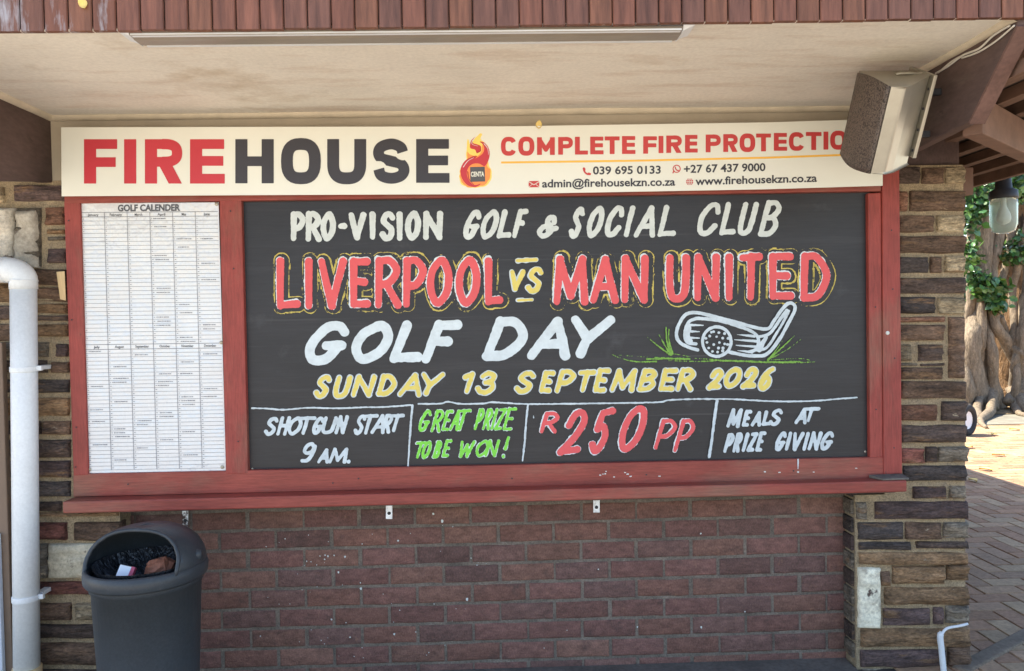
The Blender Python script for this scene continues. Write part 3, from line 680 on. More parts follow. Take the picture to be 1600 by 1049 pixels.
big = cv(380,300,4,[('L',206,362,408,740),('I',382,438,410,738),('V',465,650,410,738),('E',665,800,410,730),('R',820,992,405,732),('P',995,1150,405,728),('O',1145,1310,410,715),('O',1325,1484,408,715),('L',1508,1626,408,714)])
big += cv(720,300,4,[('M',575,800,396,712),('A',803,990,398,702),('N',1000,1176,392,700)])
big += cv(1000,300,4,[('U',160,314,388,694),('N',335,502,384,688),('I',530,584,384,686),('T',616,770,380,684),('E',805,966,380,680),('D',1000,1192,378,692)])
R0 = 6.3
for grp, lb in ((big[:9],'LIVERPOOL'),(big[9:12],'MAN'),(big[12:],'UNITED')):
    pt = line(grp, R0, 0); base = pt.F.copy()
    # thin sketchy yellow outline, set off down-right
    po = Paint(pt.x0-6, pt.y0-6, pt.x0+pt.nx*.9+8, pt.y0+pt.ny*.9+8, .7)
    for (c,x0,x1,yt,yb) in grp: letter(po, c, x0+2.2, x1+2.2, yt-.5, yb+.5, R0)
    n1 = vnoise(po.X/22+4, po.Y/16+9); n2 = vnoise(po.X/2.2, po.Y/2.2)
    dist = po.F-(5.6+.5*vnoise(po.X/30+31, po.Y/30))
    F1 = np.abs(dist)-np.clip(.42+.75*n1+.30*n2, -.3, 1.3)
    F2 = np.abs(dist-1.6)-np.clip(-.15+.9*vnoise(po.X/24+50, po.Y/11)+.3*n2, -.5, .6)
    F3 = np.abs(po.F-3.4-.8*n1)-np.clip(.5*vnoise(po.X/6+20, po.Y/13)-.2+.4*n2, -.5, .6)
    put(po, 'outline', 'poutline', bd, BF, F=np.minimum(np.minimum(F1, F2), F3), label='thin dry yellow brush outline round '+lb)
    # white undercoat showing at the letter edges
    FW = base-.35-1.5*np.clip(vnoise(pt.X/15+7, pt.Y/20+1), -.3, 1)-.85*vnoise(pt.X/1.9, pt.Y/2.2)
    put(pt, 'undercoat', 'pwhite', bd, BF, F=np.roll(np.roll(FW, -1, 0), -1, 1), label='white undercoat showing at the edges of '+lb)
    FR = base+.2+.35*vnoise(pt.X/2.2, pt.Y/2.5)
    put(pt, 'lettering', 'pred', bd, BF, F=FR, label='coral red brush word '+lb)

vs_ = cv(720,300,4,[('V',303,408,482,624),('S',405,520,466,638)])
pt = line(vs_, 4.6, .12); pt.stroke([(809,407.5),(838,406)], 3.6); pt.stroke([(810,469.5),(831,468.5)], 2.8)
b0 = pt.F.copy(); put(pt, 'undercoat', 'pblue', bd, BF, F=np.roll(b0, -1, 1)-.2-1.2*np.clip(vnoise(pt.X/6, pt.Y/9),-.3,1), label='pale undercoat of the small word VS')
put(pt, 'lettering', 'pyellow', bd, BF, F=b0+.8+.6*vnoise(pt.X/2, pt.Y/2), label='yellow brush word VS between two dashes')

gd = cv(380,480,4,[('G',385,664,86,364),('O',675,938,90,354),('L',908,1120,84,354),('F',1110,1370,80,358)])+cv(720,480,4,[('D',130,422,60,342),('A',410,684,60,334),('Y',684,970,48,322)])
for grp, lb in ((gd[:4],'GOLF'),(gd[4:],'DAY')):
    pt = line(grp, 7.9, {'G':.30,'O':.34,'L':.40,'F':.36,'D':.36,'A':.22,'Y':.22}); put(pt, 'lettering', 'pwhite', bd, BF, rough=.9, sc=4, label='big white brush word '+lb)

sd = cv(380,480,4,[('S',438,557,418,575),('U',558,688,422,577),('N',670,838,418,568),('D',828,964,415,563),('A',960,1117,408,565),('Y',1110,1267,402,558),('1',1370,1452,400,548),('3',1448,1588,394,554)])
sd += cv(720,480,4,[('S',332,472,394,547),('E',484,595,393,543),('P',582,724,386,543),('T',730,852,388,537),('E',820,942,378,541),('M',926,1107,381,538),('B',1097,1232,380,532),('E',1230,1364,378,533),('R',1336,1472,376,533)])
sd += cv(1000,480,4,[('2',412,527,378,526),('0',519,642,373,511),('2',625,744,370,520),('6',733,850,368,528)])
for grp, lb in ((sd[:6],'SUNDAY'),(sd[6:8],'13'),(sd[8:17],'SEPTEMBER'),(sd[17:],'2026')):
    pt = line(grp, 5.0, .26); b0 = pt.F.copy()
    put(pt, 'undercoat', 'pblue', bd, BF, F=b0-.2+.25*vnoise(pt.X/2.6, pt.Y/2.6), label='pale undercoat round '+lb)
    put(pt, 'lettering', 'pyellow', bd, BF, F=b0+1.35+.9*vnoise(pt.X/3.5, pt.Y/3.5)+.3*vnoise(pt.X/1.3, pt.Y/1.3), label='yellow brush lettering '+lb)

sg = cv(380,480,4,[('S',130,222,685,805),('H',205,300,682,805),('O',276,372,685,802),('T',345,458,682,800),('G',430,508,685,798),('U',488,592,682,796),('N',570,662,675,796),('S',690,770,670,800),('T',742,848,668,798),('A',794,884,668,796),('R',860,938,668,792),('T',922,1010,666,784)])
sg += cv(380,480,4,[('9',358,462,843,973),('A',460,536,882,980),('M',530,658,878,980),('.',644,670,945,978)])
sg += cv(1000,480,4,[('M',538,644,632,756),('E',634,702,642,750),('A',690,758,650,748),('L',758,818,645,744),('S',805,894,634,744),('A',964,1042,628,734),('T',1018,1127,624,722),
    ('P',518,592,788,914),('R',574,644,784,912),('I',636,682,784,908),('Z',664,742,782,906),('E',718,790,778,906),('G',842,918,778,902),('I',900,956,778,900),('V',955,1030,780,900),('I',1012,1064,780,900),('N',1046,1142,776,898),('G',1126,1214,776,896)])
for grp, lb in ((sg[:7],'SHOTGUN'),(sg[7:12],'START'),(sg[12:13],'9'),(sg[13:16],'AM.'),(sg[16:21],'MEALS'),(sg[21:23],'AT'),(sg[23:28],'PRIZE'),(sg[28:],'GIVING')):
    pt = line(grp, 2.95, .27); put(pt, 'lettering', 'pblue', bd, BF, rough=.5, label='small bluish white brush lettering '+lb)
gr = cv(380,480,4,[('G',1094,1180,640,780),('R',1168,1258,640,786),('E',1236,1318,642,778),('A',1284,1360,640,776),('T',1340,1430,636,776),('T',1075,1152,838,950),('O',1112,1180,836,950),('B',1180,1246,832,948),('E',1238,1310,826,942),('W',1348,1455,832,944),('O',1450,1540,830,940)])
gr += cv(720,480,4,[('P',78,152,632,772),('R',130,206,632,772),('I',184,236,630,772),('Z',205,292,630,772),('E',258,354,626,776),('N',145,248,826,940),('!',255,308,804,946)])
for grp, lb in ((gr[:5],'GREAT'),(gr[5:7],'TO'),(gr[7:9],'BE'),(gr[9:11]+gr[16:],'WON!'),(gr[11:16],'PRIZE')):
    pt = line(grp, 2.8, .27); b0 = pt.F.copy()
    put(pt, 'undercoat', 'pwhite', bd, BF, F=b0-.0-.9*np.clip(vnoise(pt.X/4, pt.Y/5),-.4,1)+.3*vnoise(pt.X/1.6,pt.Y/1.6), label='pale undercoat of '+lb)
    put(pt, 'lettering', 'pgreen', bd, BF, F=b0+.45+.4*vnoise(pt.X/2, pt.Y/2), label='bright green brush lettering '+lb)
rr = cv(720,480,4,[('2',600,796,638,938),('5',800,972,626,922),('0',986,1168,616,906)])
rs = cv(720,480,4,[('R',490,620,652,792),('P',1203,1354,698,894),('P',1324,1467,698,910)])
for grp, r_, lb in ((rs[:1],3.7,'R'),(rr,5.7,'250'),(rs[1:],3.7,'PP')):
    pt = line(grp, r_, .28); b0 = pt.F.copy()
    put(pt, 'undercoat', 'pwhite', bd, BF, F=np.roll(b0, -1, 1)-.2-1.3*np.clip(vnoise(pt.X/8, pt.Y/10),-.3,1)-.6*vnoise(pt.X/1.8,pt.Y/2), label='white undercoat of '+lb)
    put(pt, 'lettering', 'pred', bd, BF, F=b0+.35+.4*vnoise(pt.X/2, pt.Y/2), label='coral red brush lettering '+lb)
# ruled lines
pt = Paint(388, 608, 1345, 736, .8)
L1 = [(380+x/4, 480+y/4) for x, y in ((55,632),(150,635),(250,642),(400,630),(520,632),(650,632),(760,626),(850,626),(980,618),(1045,612))]
L2 = [(380+x/4, 480+y/4) for x, y in ((1095,605),(1230,604),(1280,592),(1360,605),(1500,603))]+[(720+x/4, 480+y/4) for x, y in ((200,595),(400,606),(650,605),(850,602),(1000,600),(1240,595),(1290,583),(1420,576),(1600,575))]+[(1000+x/4, 480+y/4) for x, y in ((600,577),(800,588),(960,590),(1100,586),(1240,574),(1355,565))]
for Lq in (L1, L2): pt.stroke(cr([(*p,0) for p in Lq], 4), 1.25)
pt.stroke([(384+1058/4-4,634),(380+1048/4,660),(380+1040/4,690),(380+1030/4,729)], 1.9, 1.4)
pt.stroke([(825,632),(822,660),(820,690),(816.5,720)], 1.6, 1.4)
pt.stroke([(1120.5,626),(1117,650),(1112,690),(1108,714)], 2.4, 2.0)
pt.stroke([(500.5,737.5),(500.5,739)], 1.2); pt.stroke([(833.5,650),(833.8,653)], .7)
put(pt, 'ruled_lines', 'pblue', bd, BF, rough=.75, sc=2.4)
# golf club and ball
pt = Paint(1045, 465, 1255, 565, .7)
Z = lambda L: [(1000+x/4, 300+y/4, 0) for x, y in L]
pt.stroke(cr(Z([(360,988),(300,970),(248,940),(228,900),(236,845),(268,785),(300,760),(350,755),(420,768),(600,815),(720,848),(800,855),(835,810),(880,745),(915,705),(945,695),(968,715),(962,755),(930,815),(890,890),(840,965),(790,1015),(740,1026),(660,1022),(560,1002)]), 5), 2.7)
pt.stroke(cr(Z([(350,950),(305,945),(282,915),(284,860),(305,815),(340,795),(380,792),(500,806),(640,848),(710,880),(738,915),(738,960),(715,990),(680,1000)]), 5), 2.6)
pt.stroke(cr(Z([(300,850),(292,900),(310,935)]), 5), 5.0); 
for y, xa, xb in ((832,310,395),(872,300,372),(912,300,372),(945,310,352)): pt.stroke(Z([(xa,y),(xb,y+2)]), 2.3, .7)
for y, xa, xb in ((898,605,715),(930,590,735),(965,600,735),(998,610,700)): pt.stroke(Z([(xb,y+4),(xa,y-6)]), 2.4, .5)
pt.stroke(cr(Z([(745,905),(800,892),(840,850),(880,790),(918,742)]), 5), 2.0, 2.8); pt.stroke(cr(Z([(930,745),(900,805),(850,890),(805,960),(770,985),(720,990)]), 5), 2.0)
pt.stroke(cr(Z([(745,985),(770,940),(790,910)]), 4), 4.5, 2.2)
cx, cy = 1000+480/4, 300+936/4
W_ = np.hypot(pt.X-cx, (pt.Y-cy)*.97); pt.F = np.where(W_ < 24.5, 99, pt.F)
ring = np.abs(W_-22.3)-2.4
pt.F = np.minimum(pt.F, ring)
for (dx, dy) in ((-20,-62),(12,-56),(48,-50),(-45,-35),(-2,-30),(36,-22),(70,-20),(-62,5),(-20,18),(16,6),(48,14),(-52,40),(10,40),(38,40),(-28,62),(4,66),(36,58),(66,18),(-35,-58),(-70,-20)):
    pt.stroke([(cx+dx/4, cy+dy/4),(cx+dx/4+.4, cy+dy/4)], 2.1, mg=3)
put(pt, 'golf_drawing', 'pblue', bd, BF, rough=.5, label='pale brush drawing of a golf club head behind a dimpled ball')
pt = Paint(955, 500, 1290, 575, .7)
Z4 = lambda L: [(720+x/4, 480+y/4, 0) for x, y in L]
for Lq, r0, r1 in ((Z4([(945,296),(1000,320),(1100,342),(1220,340)]),.3,1.6),(Z4([(980,300),(1120,310),(1280,318),(1400,322)]),.4,1.3),(Z4([(1165,325),(1300,322),(1430,325)]),1.6,1.8),(Z4([(1300,335),(1500,340),(1620,332)]),.8,1.2),(Z4([(1320,292),(1390,302),(1460,316)]),1.2,.4),
    (Z4([(1310,300),(1230,240),(1155,180)]),1.8,.5),(Z4([(1312,300),(1270,230),(1235,165)]),1.9,.6),(Z4([(1318,296),(1290,220),(1282,115)]),2.4,1.0),(Z4([(1325,292),(1300,200),(1305,100)]),1.6,.6),
    (Z([(500,1055),(640,1058),(800,1065),(1000,1062)]),1.8,1.6),(Z([(340,1040),(480,1050),(620,1062)]),.6,1.2),(Z([(800,1062),(950,1068),(1110,1062)]),2,.4),(Z([(820,1050),(1000,1042),(1060,1052)]),.9,.4),
    (Z([(800,1050),(880,980),(965,900)]),2.0,.7),(Z([(810,1040),(850,990),(890,930)]),1.8,.5),(Z([(830,1035),(920,985),(1015,915)]),1.3,.3)):
    pt.stroke(cr(Lq, 5), r0, r1)
n2 = vnoise(pt.X/1.4, pt.Y/3); put(pt, 'grass_strokes', 'pgrass', bd, BF, F=pt.F+.35+.7*n2, label='dry green brush strokes of grass under the golf club')
# screws at the board corner and drips on the rail
pt = Paint(1235, 712, 1260, 745, .5); pt.stroke([(1247,718),(1247,726),(1246.8,733)], 1.2, .6); pt.rough(.3, 2)
b = MB(); pt.mesh(b, FF-.002); obj('paint_drip', b, M['pwhite'], nb)
pt = Paint(930, 730, 1390, 765, .6)
for i in range(15): 
    x = rnd.choice([rnd.uniform(935,990), rnd.uniform(1185,1385), rnd.uniform(935,1385)]); y = 748-(x-760)*.024+rnd.uniform(-7,3); pt.stroke([(x,y),(x+rnd.uniform(.3,3),y)], rnd.uniform(.4,1.1))
pt.rough(.4, 1.6); b = MB(); pt.mesh(b, FF-.0004); obj('paint_spots', b, M['pcream'], nb)
b = MB(); c = P(1387,520.5,FF-.004); b.lathe([(0,.004),(.006,.003),(.008,0)], c, 14, axis=(0,-1,0)); obj('screw_cover', b, M['pcream'], nb, label='white filled screw head on the right stile')
for (x,y) in ((118,730),(112,500),(119,668),(107,345),(365,420),(372,690),(360,330),(1393,360),(1398,560),(1397,700),(1368,480),(1369,640),(200,757),(520,755),(560,748),(800,748),(1010,742),(1240,736),(1395,452)):
    b = MB(); c = P(x,y,FF-.004); b.lathe([(0,.0012),(.0022,.001),(.0032,0)], c, 8, axis=(0,-1,0)); obj('nail', b, M['lampcap'], nb)
for (x,y) in ((394,733),(1352,706)):
    b = MB(); c = P(x,y,BF); b.lathe([(0,.003),(.004,.002),(.005,0)], c, 10, axis=(0,-1,0)); obj('screw', b, M['metal'], nb)

# ------------------------------------------------------------------ text with the built-in typeface
CAPH = .682
def text_into(mb, s, x0, x1, yb0, yb1, cap, Y, bold=.02):
    cu = bpy.data.curves.new('t', 'FONT'); cu.body = s; cu.size = 1; cu.offset = bold; cu.resolution_u = 3; cu.fill_mode = 'FRONT'
    o = bpy.data.objects.new('t', cu); COL.objects.link(o); dg = bpy.context.evaluated_depsgraph_get()
    me = bpy.data.meshes.new_from_object(o.evaluated_get(dg)); bpy.data.objects.remove(o); bpy.data.curves.remove(cu)
    v = np.array([p.co[:] for p in me.vertices]); xa, xb = v[:,0].min(), v[:,0].max()
    k = CAPH
    pts = []
    for p in v:
        u = (p[0]-xa)/(xb-xa); x = x0+(x1-x0)*u; yb = yb0+(yb1-yb0)*u
        pts.append(P(x, yb-p[1]/k*cap, Y))
    mb.add(pts, [tuple(f.vertices)[::1] for f in me.polygons]); bpy.data.meshes.remove(me)

# ------------------------------------------------------------------ golf calendar sheet
CY = -.034
b = MB(); nx, ny = 24, 40; vs = []
TLc, TRc, BRc, BLc = (124.5,318), (341.5,316.5), (353,737.5), (136,741.5)
def cal(u, v):
    x = (TLc[0]*(1-u)+TRc[0]*u)*(1-v)+(BLc[0]*(1-u)+BRc[0]*u)*v; y = (TLc[1]*(1-u)+TRc[1]*u)*(1-v)+(BLc[1]*(1-u)+BRc[1]*u)*v; return x, y
for jy in range(ny+1):
    for ix in range(nx+1): vs.append(P(*cal(ix/nx, jy/ny), CY))
W = nx+1; b.add(vs, [(c*W+a, (c+1)*W+a, (c+1)*W+a+1, c*W+a+1) for c in range(ny) for a in range(nx)])
b.plate(quad([BLc,BRc,TRc,TLc], CY+.001), CY+.001, CY+.003)
ca = thing('golf_calendar', 'white laminated golf year calendar sheet pinned in the left of the red frame', 'calendar', P(245,741,CY))
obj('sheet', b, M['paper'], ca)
pb = MB(); pb.plate(quad([(BLc[0]-6,BLc[1]+4),(BRc[0]+4,BRc[1]+4),(TRc[0]+4,TRc[1]-8),(TLc[0]-4,TLc[1]-8)], CY+.02), CY+.02, -.002)
obj('backing', pb, M['slab'], ca)
def seg(mb, u0, v0, u1, v1, w, Y):
    (xa, ya), (xb, yb) = cal(u0, v0), cal(u1, v1); dx, dy = xb-xa, yb-ya; l = math.hypot(dx, dy); nx_, ny_ = -dy/l*w/2, dx/l*w/2
    mb.add([P(xa+nx_,ya+ny_,Y),P(xb+nx_,yb+ny_,Y),P(xb-nx_,yb-ny_,Y),P(xa-nx_,ya-ny_,Y)], [(0,1,2,3)])
gi = MB(); V0, V1, V2 = .034, .0505, .0665
VM, VM2 = .522, .540
for v in (V0, V1, VM, VM2): seg(gi, .012, v, .992, v, .95, CY-.001)
for k in range(1, 31): seg(gi, .012, V1+(VM-V1)*k/31.0, .992, V1+(VM-V1)*k/31.0, .58, CY-.001)
for k in range(1, 32): seg(gi, .012, VM2+(.985-VM2)*k/31.0, .992, VM2+(.985-VM2)*k/31.0, .58, CY-.001)
for c in range(1, 6): seg(gi, .012+c*.1635, V0, .012+c*.1635, .985, .75, CY-.0014)
seg(gi, .004, .0, .004, .99, .5, CY-.0014)
obj('printed_grid', gi, M['inkf'], ca)
ti = MB(); text_into(ti, 'GOLF CALENDER', 184, 281.5, 330.2, 329.3, 9.6, CY-.0016, .036); obj('title', ti, M['ink'], ca)
months = ['January','February','March','April','May','June','July','August','September','October','November','December']
for i, nme in enumerate(months):
    c = i % 6; vv = V0 if i < 6 else VM; u = .012+c*.1635+.0817
    mi = MB(); xm, ym = cal(u, vv+.0135); wd = len(nme)*2.35; text_into(mi, nme, xm-wd/2, xm+wd/2, ym, ym-.1, 3.9, CY-.0016, .012); obj('month_name', mi, M['ink'], ca)
di = MB()
for i in range(12):
    c = i % 6; va, vb = (V1, VM) if i < 6 else (VM2, .985)
    for k in range(31):
        if rnd.random() < .2 and c == 0: continue
        u = .012+c*.1635+.008; v = va+(vb-va)*(k+.5)/31; seg(di, u, v, u+.006+.004*(k > 8), v, .95, CY-.0016)
obj('day_numbers', di, M['inkf'], ca)
en = MB()
ent = [(3,0),(3,2),(4,5),(5,5),(4,7),(3,9),(3,10),(5,11),(5,15),(3,17),(3,18),(4,21),(4,23),(3,24),(3,25),(3,26),(5,26),(5,27),(4,29),(4,30),
       (6,0),(8,1),(11,1),(10,3),(7,4),(9,6),(10,6),(7,7),(7,8),(9,8),(9,9),(6,9),(11,10),(10,12),(10,13),(10,14),(11,12),(7,13),(6,15),(9,16),(9,17),(6,18),(8,18),(8,19),(10,21),(7,20),(7,21),(7,22),(9,23),(6,24),(8,25),(10,27),(7,28)]
for (i, k) in ent:
    c = i % 6; va, vb = (V1, VM) if i < 6 else (VM2, .985); u = .012+c*.1635+rnd.uniform(.022,.035); v = va+(vb-va)*(k+.5)/31
    x = u; e = u+rnd.uniform(.075,.105)
    while x < e:
        s = rnd.uniform(.004,.014); seg(en, x, v, x+s, v, rnd.uniform(1.0,1.6), CY-.0018); x += s+rnd.uniform(.001,.004)
obj('entries', en, M['inkf'], ca)
for (u,v) in ((.018,.982),(.975,.982),(.004,.535),(.992,.52),(.985,.006)):
    b = MB(); c = P(*cal(u,v), CY-.001); b.lathe([(0,.003),(.005,.003),(.0075,0)], c, 14, axis=(0,-1,0)); obj('pin', b, M['metal'], ca)

# ------------------------------------------------------------------ sponsor banner
BY = -.075
ba = thing('banner', 'long cream printed banner with red and charcoal lettering across the top of the board', 'banner', P(740,306,BY))
b = MB(); nx = 80; top0, bot0 = [], []
tp = lambda x: np.interp(x, [95,400,800,1200,1378], [199.2,198.6,197.6,191.5,186]); bt = lambda x: np.interp(x, [95,400,800,1200,1379], [307,305.2,303.4,296,290.5])
vs = []
for i in range(nx+1):
    for jy in range(9):
        t = jy/8; x = 95.5+(1378.5-95.5)*i/nx+t*.8; vs.append(P(x, tp(x)*(1-t)+bt(x)*t, BY+.0015*math.sin(i*.55)*t*0))
b.add(vs, [(i*9+q, i*9+q+1, (i+1)*9+q+1, (i+1)*9+q) for i in range(nx) for q in range(8)], smooth=True)
obj('banner_sheet', b, M['vinyl'], ba)
b = MB(); b.plate([(P(99,305,BY).x, P(740,290,BY).z),(P(1375,288,BY).x, P(740,290,BY).z),(P(1375,288,BY).x, P(740,204,BY).z),(P(99,288,BY).x, P(740,204,BY).z)], BY+.004, -.046)
obj('banner_board', b, M['bwhite'], ba, label='board that stretches the banner')
def blk(pt, ch, x0, x1, yt, yb, s, sh=None):
    """bold rounded grotesque capital; s = stem width"""
    h = s*.80 if sh is None else sh; r = s/2; q = h/2; X0, X1 = x0+r, x1-r; H = lambda xa, xb, y, t=q: pt.stroke([(xa,y),(xb,y)], t, butt=True)
    Vb = lambda x, ya=yt, yb_=yb: pt.stroke([(x,ya),(x,yb_)], r, butt=True)
    m = (yt+yb)/2; hh = yb-yt; w_ = x1-x0
    def arc(xa, xb, ya, yb_, a0, a1, rr, n=4.0/2.6, k=28):
        cx, cy, rx, ry = (xa+xb)/2, (ya+yb_)/2, (xb-xa)/2, (yb_-ya)/2; o = []
        for i in range(k+1):
            a = math.radians(a0+(a1-a0)*i/k); c, s_ = math.cos(a), math.sin(a); e = 2/2.7
            o.append((cx+rx*math.copysign(abs(c)**e, c), cy+ry*math.copysign(abs(s_)**e, s_)))
        return o
    if ch in 'FE':
        Vb(X0); H(x0, x1-(s*.05 if ch == 'E' else 0), yt+q); H(x0, x1-s*.12, m-q*.1 if ch == 'E' else m+q*.15)
        if ch == 'E': H(x0, x1, yb-q)
    elif ch == 'I': Vb((x0+x1)/2)
    elif ch == 'L': Vb(X0); H(x0, x1, yb-q)
    elif ch == 'T': Vb((x0+x1)/2); H(x0, x1, yt+q)
    elif ch == 'H': Vb(X0); Vb(X1); H(X0, X1, m)
    elif ch == 'N': Vb(X0); Vb(X1); pt.stroke([(X0+r*.1,yt+r*.9),(X1-r*.1,yb-r*.9)], r*.98)
    elif ch == 'M': Vb(X0); Vb(X1); c = (x0+x1)/2; pt.stroke([(X0,yt+r),(c,yb-hh*.3)], r*.9); pt.stroke([(X1,yt+r),(c,yb-hh*.3)], r*.9)
    elif ch in 'PR':
        Vb(X0); b_ = yt+hh*(.64 if ch == 'P' else .62); xr_ = x1 if ch == 'P' else x1-w_*.04
        H(x0, (x0+x1)/2, yt+q); H(x0, (x0+x1)/2, b_-q); pt.stroke(arc(x0+w_*.12, xr_-r*.94, yt+q, b_-q, -90, 90, r), q*1.06, q*1.06)
        if ch == 'R':
            pt.stroke([(x0+w_*.48, b_-q), (x1-r*.95, yb+r)], r*.96, butt=True)
            m_ = (pt.X > x0+s) & (pt.X < x1+r*1.5); pt.F = np.where(m_, np.maximum(pt.F, pt.Y-yb), pt.F)
    elif ch == 'O': pt.stroke(arc(X0, X1, yt+q, yb-q, 0, 360, r), r*.97)
    elif ch == 'C': pt.stroke(arc(X0, X1, yt+q, yb-q, -28, -332, r), r*.93, butt=True)
    elif ch == 'U':
        a = arc(X0, X1, yt+hh*.2, yb-q, 180, 0, r); pt.stroke([(X0,yt)]+a+[(X1,yt)], r*.98, butt=True)
    elif ch == 'S':
        sk = [(.93,.24),(.84,.09),(.52,.0),(.15,.08),(.03,.25),(.14,.42),(.5,.5),(.86,.58),(.98,.76),(.85,.93),(.5,1),(.14,.92),(.04,.73)]
        a = cr([(X0+u*(X1-X0), yt+q+v*(hh-2*q), 0) for u, v in sk], 6); pt.stroke(a, q*1.12, butt=True)
def word(specs, s, m, label, sh=None):
    pt = Paint(min(a[1] for a in specs)-4, min(a[3] for a in specs)-4, max(a[2] for a in specs)+4, max(a[4] for a in specs)+4, .6)
    for a in specs: blk(pt, *a, s, sh)
    LAY[0] += 1; b = MB(); pt.mesh(b, BY-.0012); obj('lettering', b, M[m], ba, label=label)
z1_ = lambda ch, a, c, t=714, d=941: (ch, a/3.2775, c/3.2775, t/3.2775, d/3.2775)
z2_ = lambda ch, a, c, t=713, d=939: (ch, 400+a/3.2775, 400+c/3.2775, t/3.2775, d/3.2775)
word([z1_('F',430,600), z1_('I',635,698), z1_('R',742,944), z1_('E',973,1151)], 19, 'vred', 'bold red printed word FIRE', 15.2)
word([('H',1205/3.2775,400+91/3.2775,217.7,286.7), z2_('O',127,333), z2_('U',364,565), z2_('S',592,792), z2_('E',820,991,713,937)], 19, 'vblack', 'bold charcoal printed word HOUSE', 15.2)
z4_ = lambda ch, a, c, t, d: (ch, 700+a/5.333, 700+c/5.333, 190+t/5.333, 190+d/5.333)
z3_ = lambda ch, a, c, t, d: (ch, 800+a/3.2775, 800+c/3.2775, t/3.2775, d/3.2775)
z5_ = lambda ch, a, c, t, d: (ch, 1200+a/3.2775, 1200+c/3.2775, t/3.2775, d/3.2775)
word([z4_('C',440,572,131,284), z4_('O',585,720,130,283), z4_('M',742,890,132,279), z4_('P',918,1042,130,277), z4_('L',1058,1166,128,276), z4_('E',1185,1296,127,274), z4_('T',1306,1430,125,272), z4_('E',1450,1562,122,271),
      ], 7.6, 'vred2', 'red printed word COMPLETE', 6.2)
word([z3_('F',672,742,699,788), z3_('I',750,776,697,785), z3_('R',790,874,695,784), z3_('E',886,951,692,782)], 7.6, 'vred2', 'red printed word FIRE in the slogan', 6.2)
word([z3_('P',992,1070,690,781), z3_('R',1082,1160,688,779), z3_('O',1165,1246,686,778), z3_('T',1250,1326,685,776),
      z5_('E',30,98,682,773), z5_('C',106,188,679,772), z5_('T',194,274,677,769), z5_('I',284,309,675,767), z5_('O',318,404,672,766), z5_('N',418,502,670,763)], 7.6, 'vred2', 'red printed word PROTECTION running behind the loudspeaker', 6.2)
pt = Paint(776, 235, 1362, 262, .6); pt.stroke([(783,254.2),(1000,251.2),(1200,246.6),(1356,241)], 1.55, butt=True); b = MB(); pt.mesh(b, BY-.0012); obj('underline', b, M['vgold'], ba)
for (t_, xa, xb, ya, yb_) in (('039 695 0133',926.5,1032.5,272.6,271.3),('+27 67 437 9000',1068.5,1196,270.4,267.2),('admin@firehousekzn.co.za',847,1055,293,290),('www.firehousekzn.co.za',1086.5,1276.5,289.3,284)):
    b = MB(); text_into(b, t_, xa, xb, ya, yb_, 11.8, BY-.0012, .022); obj('lettering', b, M['vblack'], ba, label='small charcoal print '+t_)
pt = Paint(820, 250, 1090, 300, .45)
pt.stroke(cr([(912.2,263.5,0),(912.6,267,0),(915,270.5,0),(918.5,272.6,0),(921.5,272.4,0)], 5), 1.3); pt.stroke([(912.4,263.6),(913,265.6)], 1.9); pt.stroke([(919.6,271.8),(921.6,272.2)], 1.9)
pt.stroke(circ(1057.3,264,5.6), .75); pt.stroke([(1051.6,270.4),(1053,267)], .9); pt.stroke(cr([(1055.2,261.6,0),(1055.8,264.2,0),(1058,266.4,0),(1060,266.6,0)], 5), .85)
pt.poly([(826,283.2),(842.6,282.9),(842.6,292.8),(826,293)]); 
V_ = Paint(820, 250, 1090, 300, .45); V_.stroke([(825.6,283.8),(834.3,289),(843,283.5)], .6); V_.stroke([(826.5,292.4),(831.6,288.2)], .45); V_.stroke([(842.2,292.2),(837,288)], .45)
pt.F = np.maximum(pt.F, -V_.F)
pt.poly(circ(1077.6,284.3,5.6)); V_ = Paint(820, 250, 1090, 300, .45); V_.stroke([(1071,284.3),(1084,284.3)], .45); V_.stroke([(1077.6,278),(1077.6,291)], .4); V_.stroke(circ(1077.6,284.3,2.8,20,ry=5.6), .4); V_.stroke([(1072,281.2),(1083,281.2)], .3); V_.stroke([(1072,287.4),(1083,287.4)], .3)
pt.F = np.maximum(pt.F, -V_.F)
b = MB(); pt.mesh(b, BY-.0012); obj('icons', b, M['vred2'], ba, label='small red phone, chat, envelope and globe icons')
# flame emblem
fl = MB(); ZL = lambda L: [(700+x/5.333, 190+y/5.333, 0) for x, y in L]
pt = Paint(714, 204, 772, 298, .5)
pt.poly(cr(ZL([(108,520),(95,440),(105,380),(150,330),(150,250),(165,150),(185,190),(215,150),(262,100),(285,105),(275,150),(325,200),(350,260),(335,330),(345,380),(368,420),(355,480),(320,530),(240,552),(160,545)]), 4, True)); pt.rough(.6, 4, .8, 9)
b = MB(); pt.mesh(b, BY-.0008); lg = obj('flame_emblem', b, M['vglow'], ba, label='flame emblem with small black block')
pt = Paint(714, 204, 772, 298, .5)
pt.poly(cr(ZL([(112,500),(100,440),(112,385),(160,320),(158,240),(180,270),(240,285),(275,250),(290,190),(330,230),(345,290),(325,360),(355,410),(345,480),(300,530),(220,548),(150,540)]), 4, True)); pt.rough(.8, 4)
pt.poly(cr(ZL([(195,250),(215,215),(262,230),(265,265),(230,275)]), 4, True), sub=True)
b = MB(); pt.mesh(b, BY-.0011); obj('orange_flame', b, M['vorange'], lg)
pt = Paint(714, 204, 772, 298, .5)
pt.poly(cr(ZL([(228,130),(205,160),(208,180),(240,190),(272,205),(272,240),(240,262),(225,235),(188,225),(183,200),(190,165),(208,142)]), 3, True))
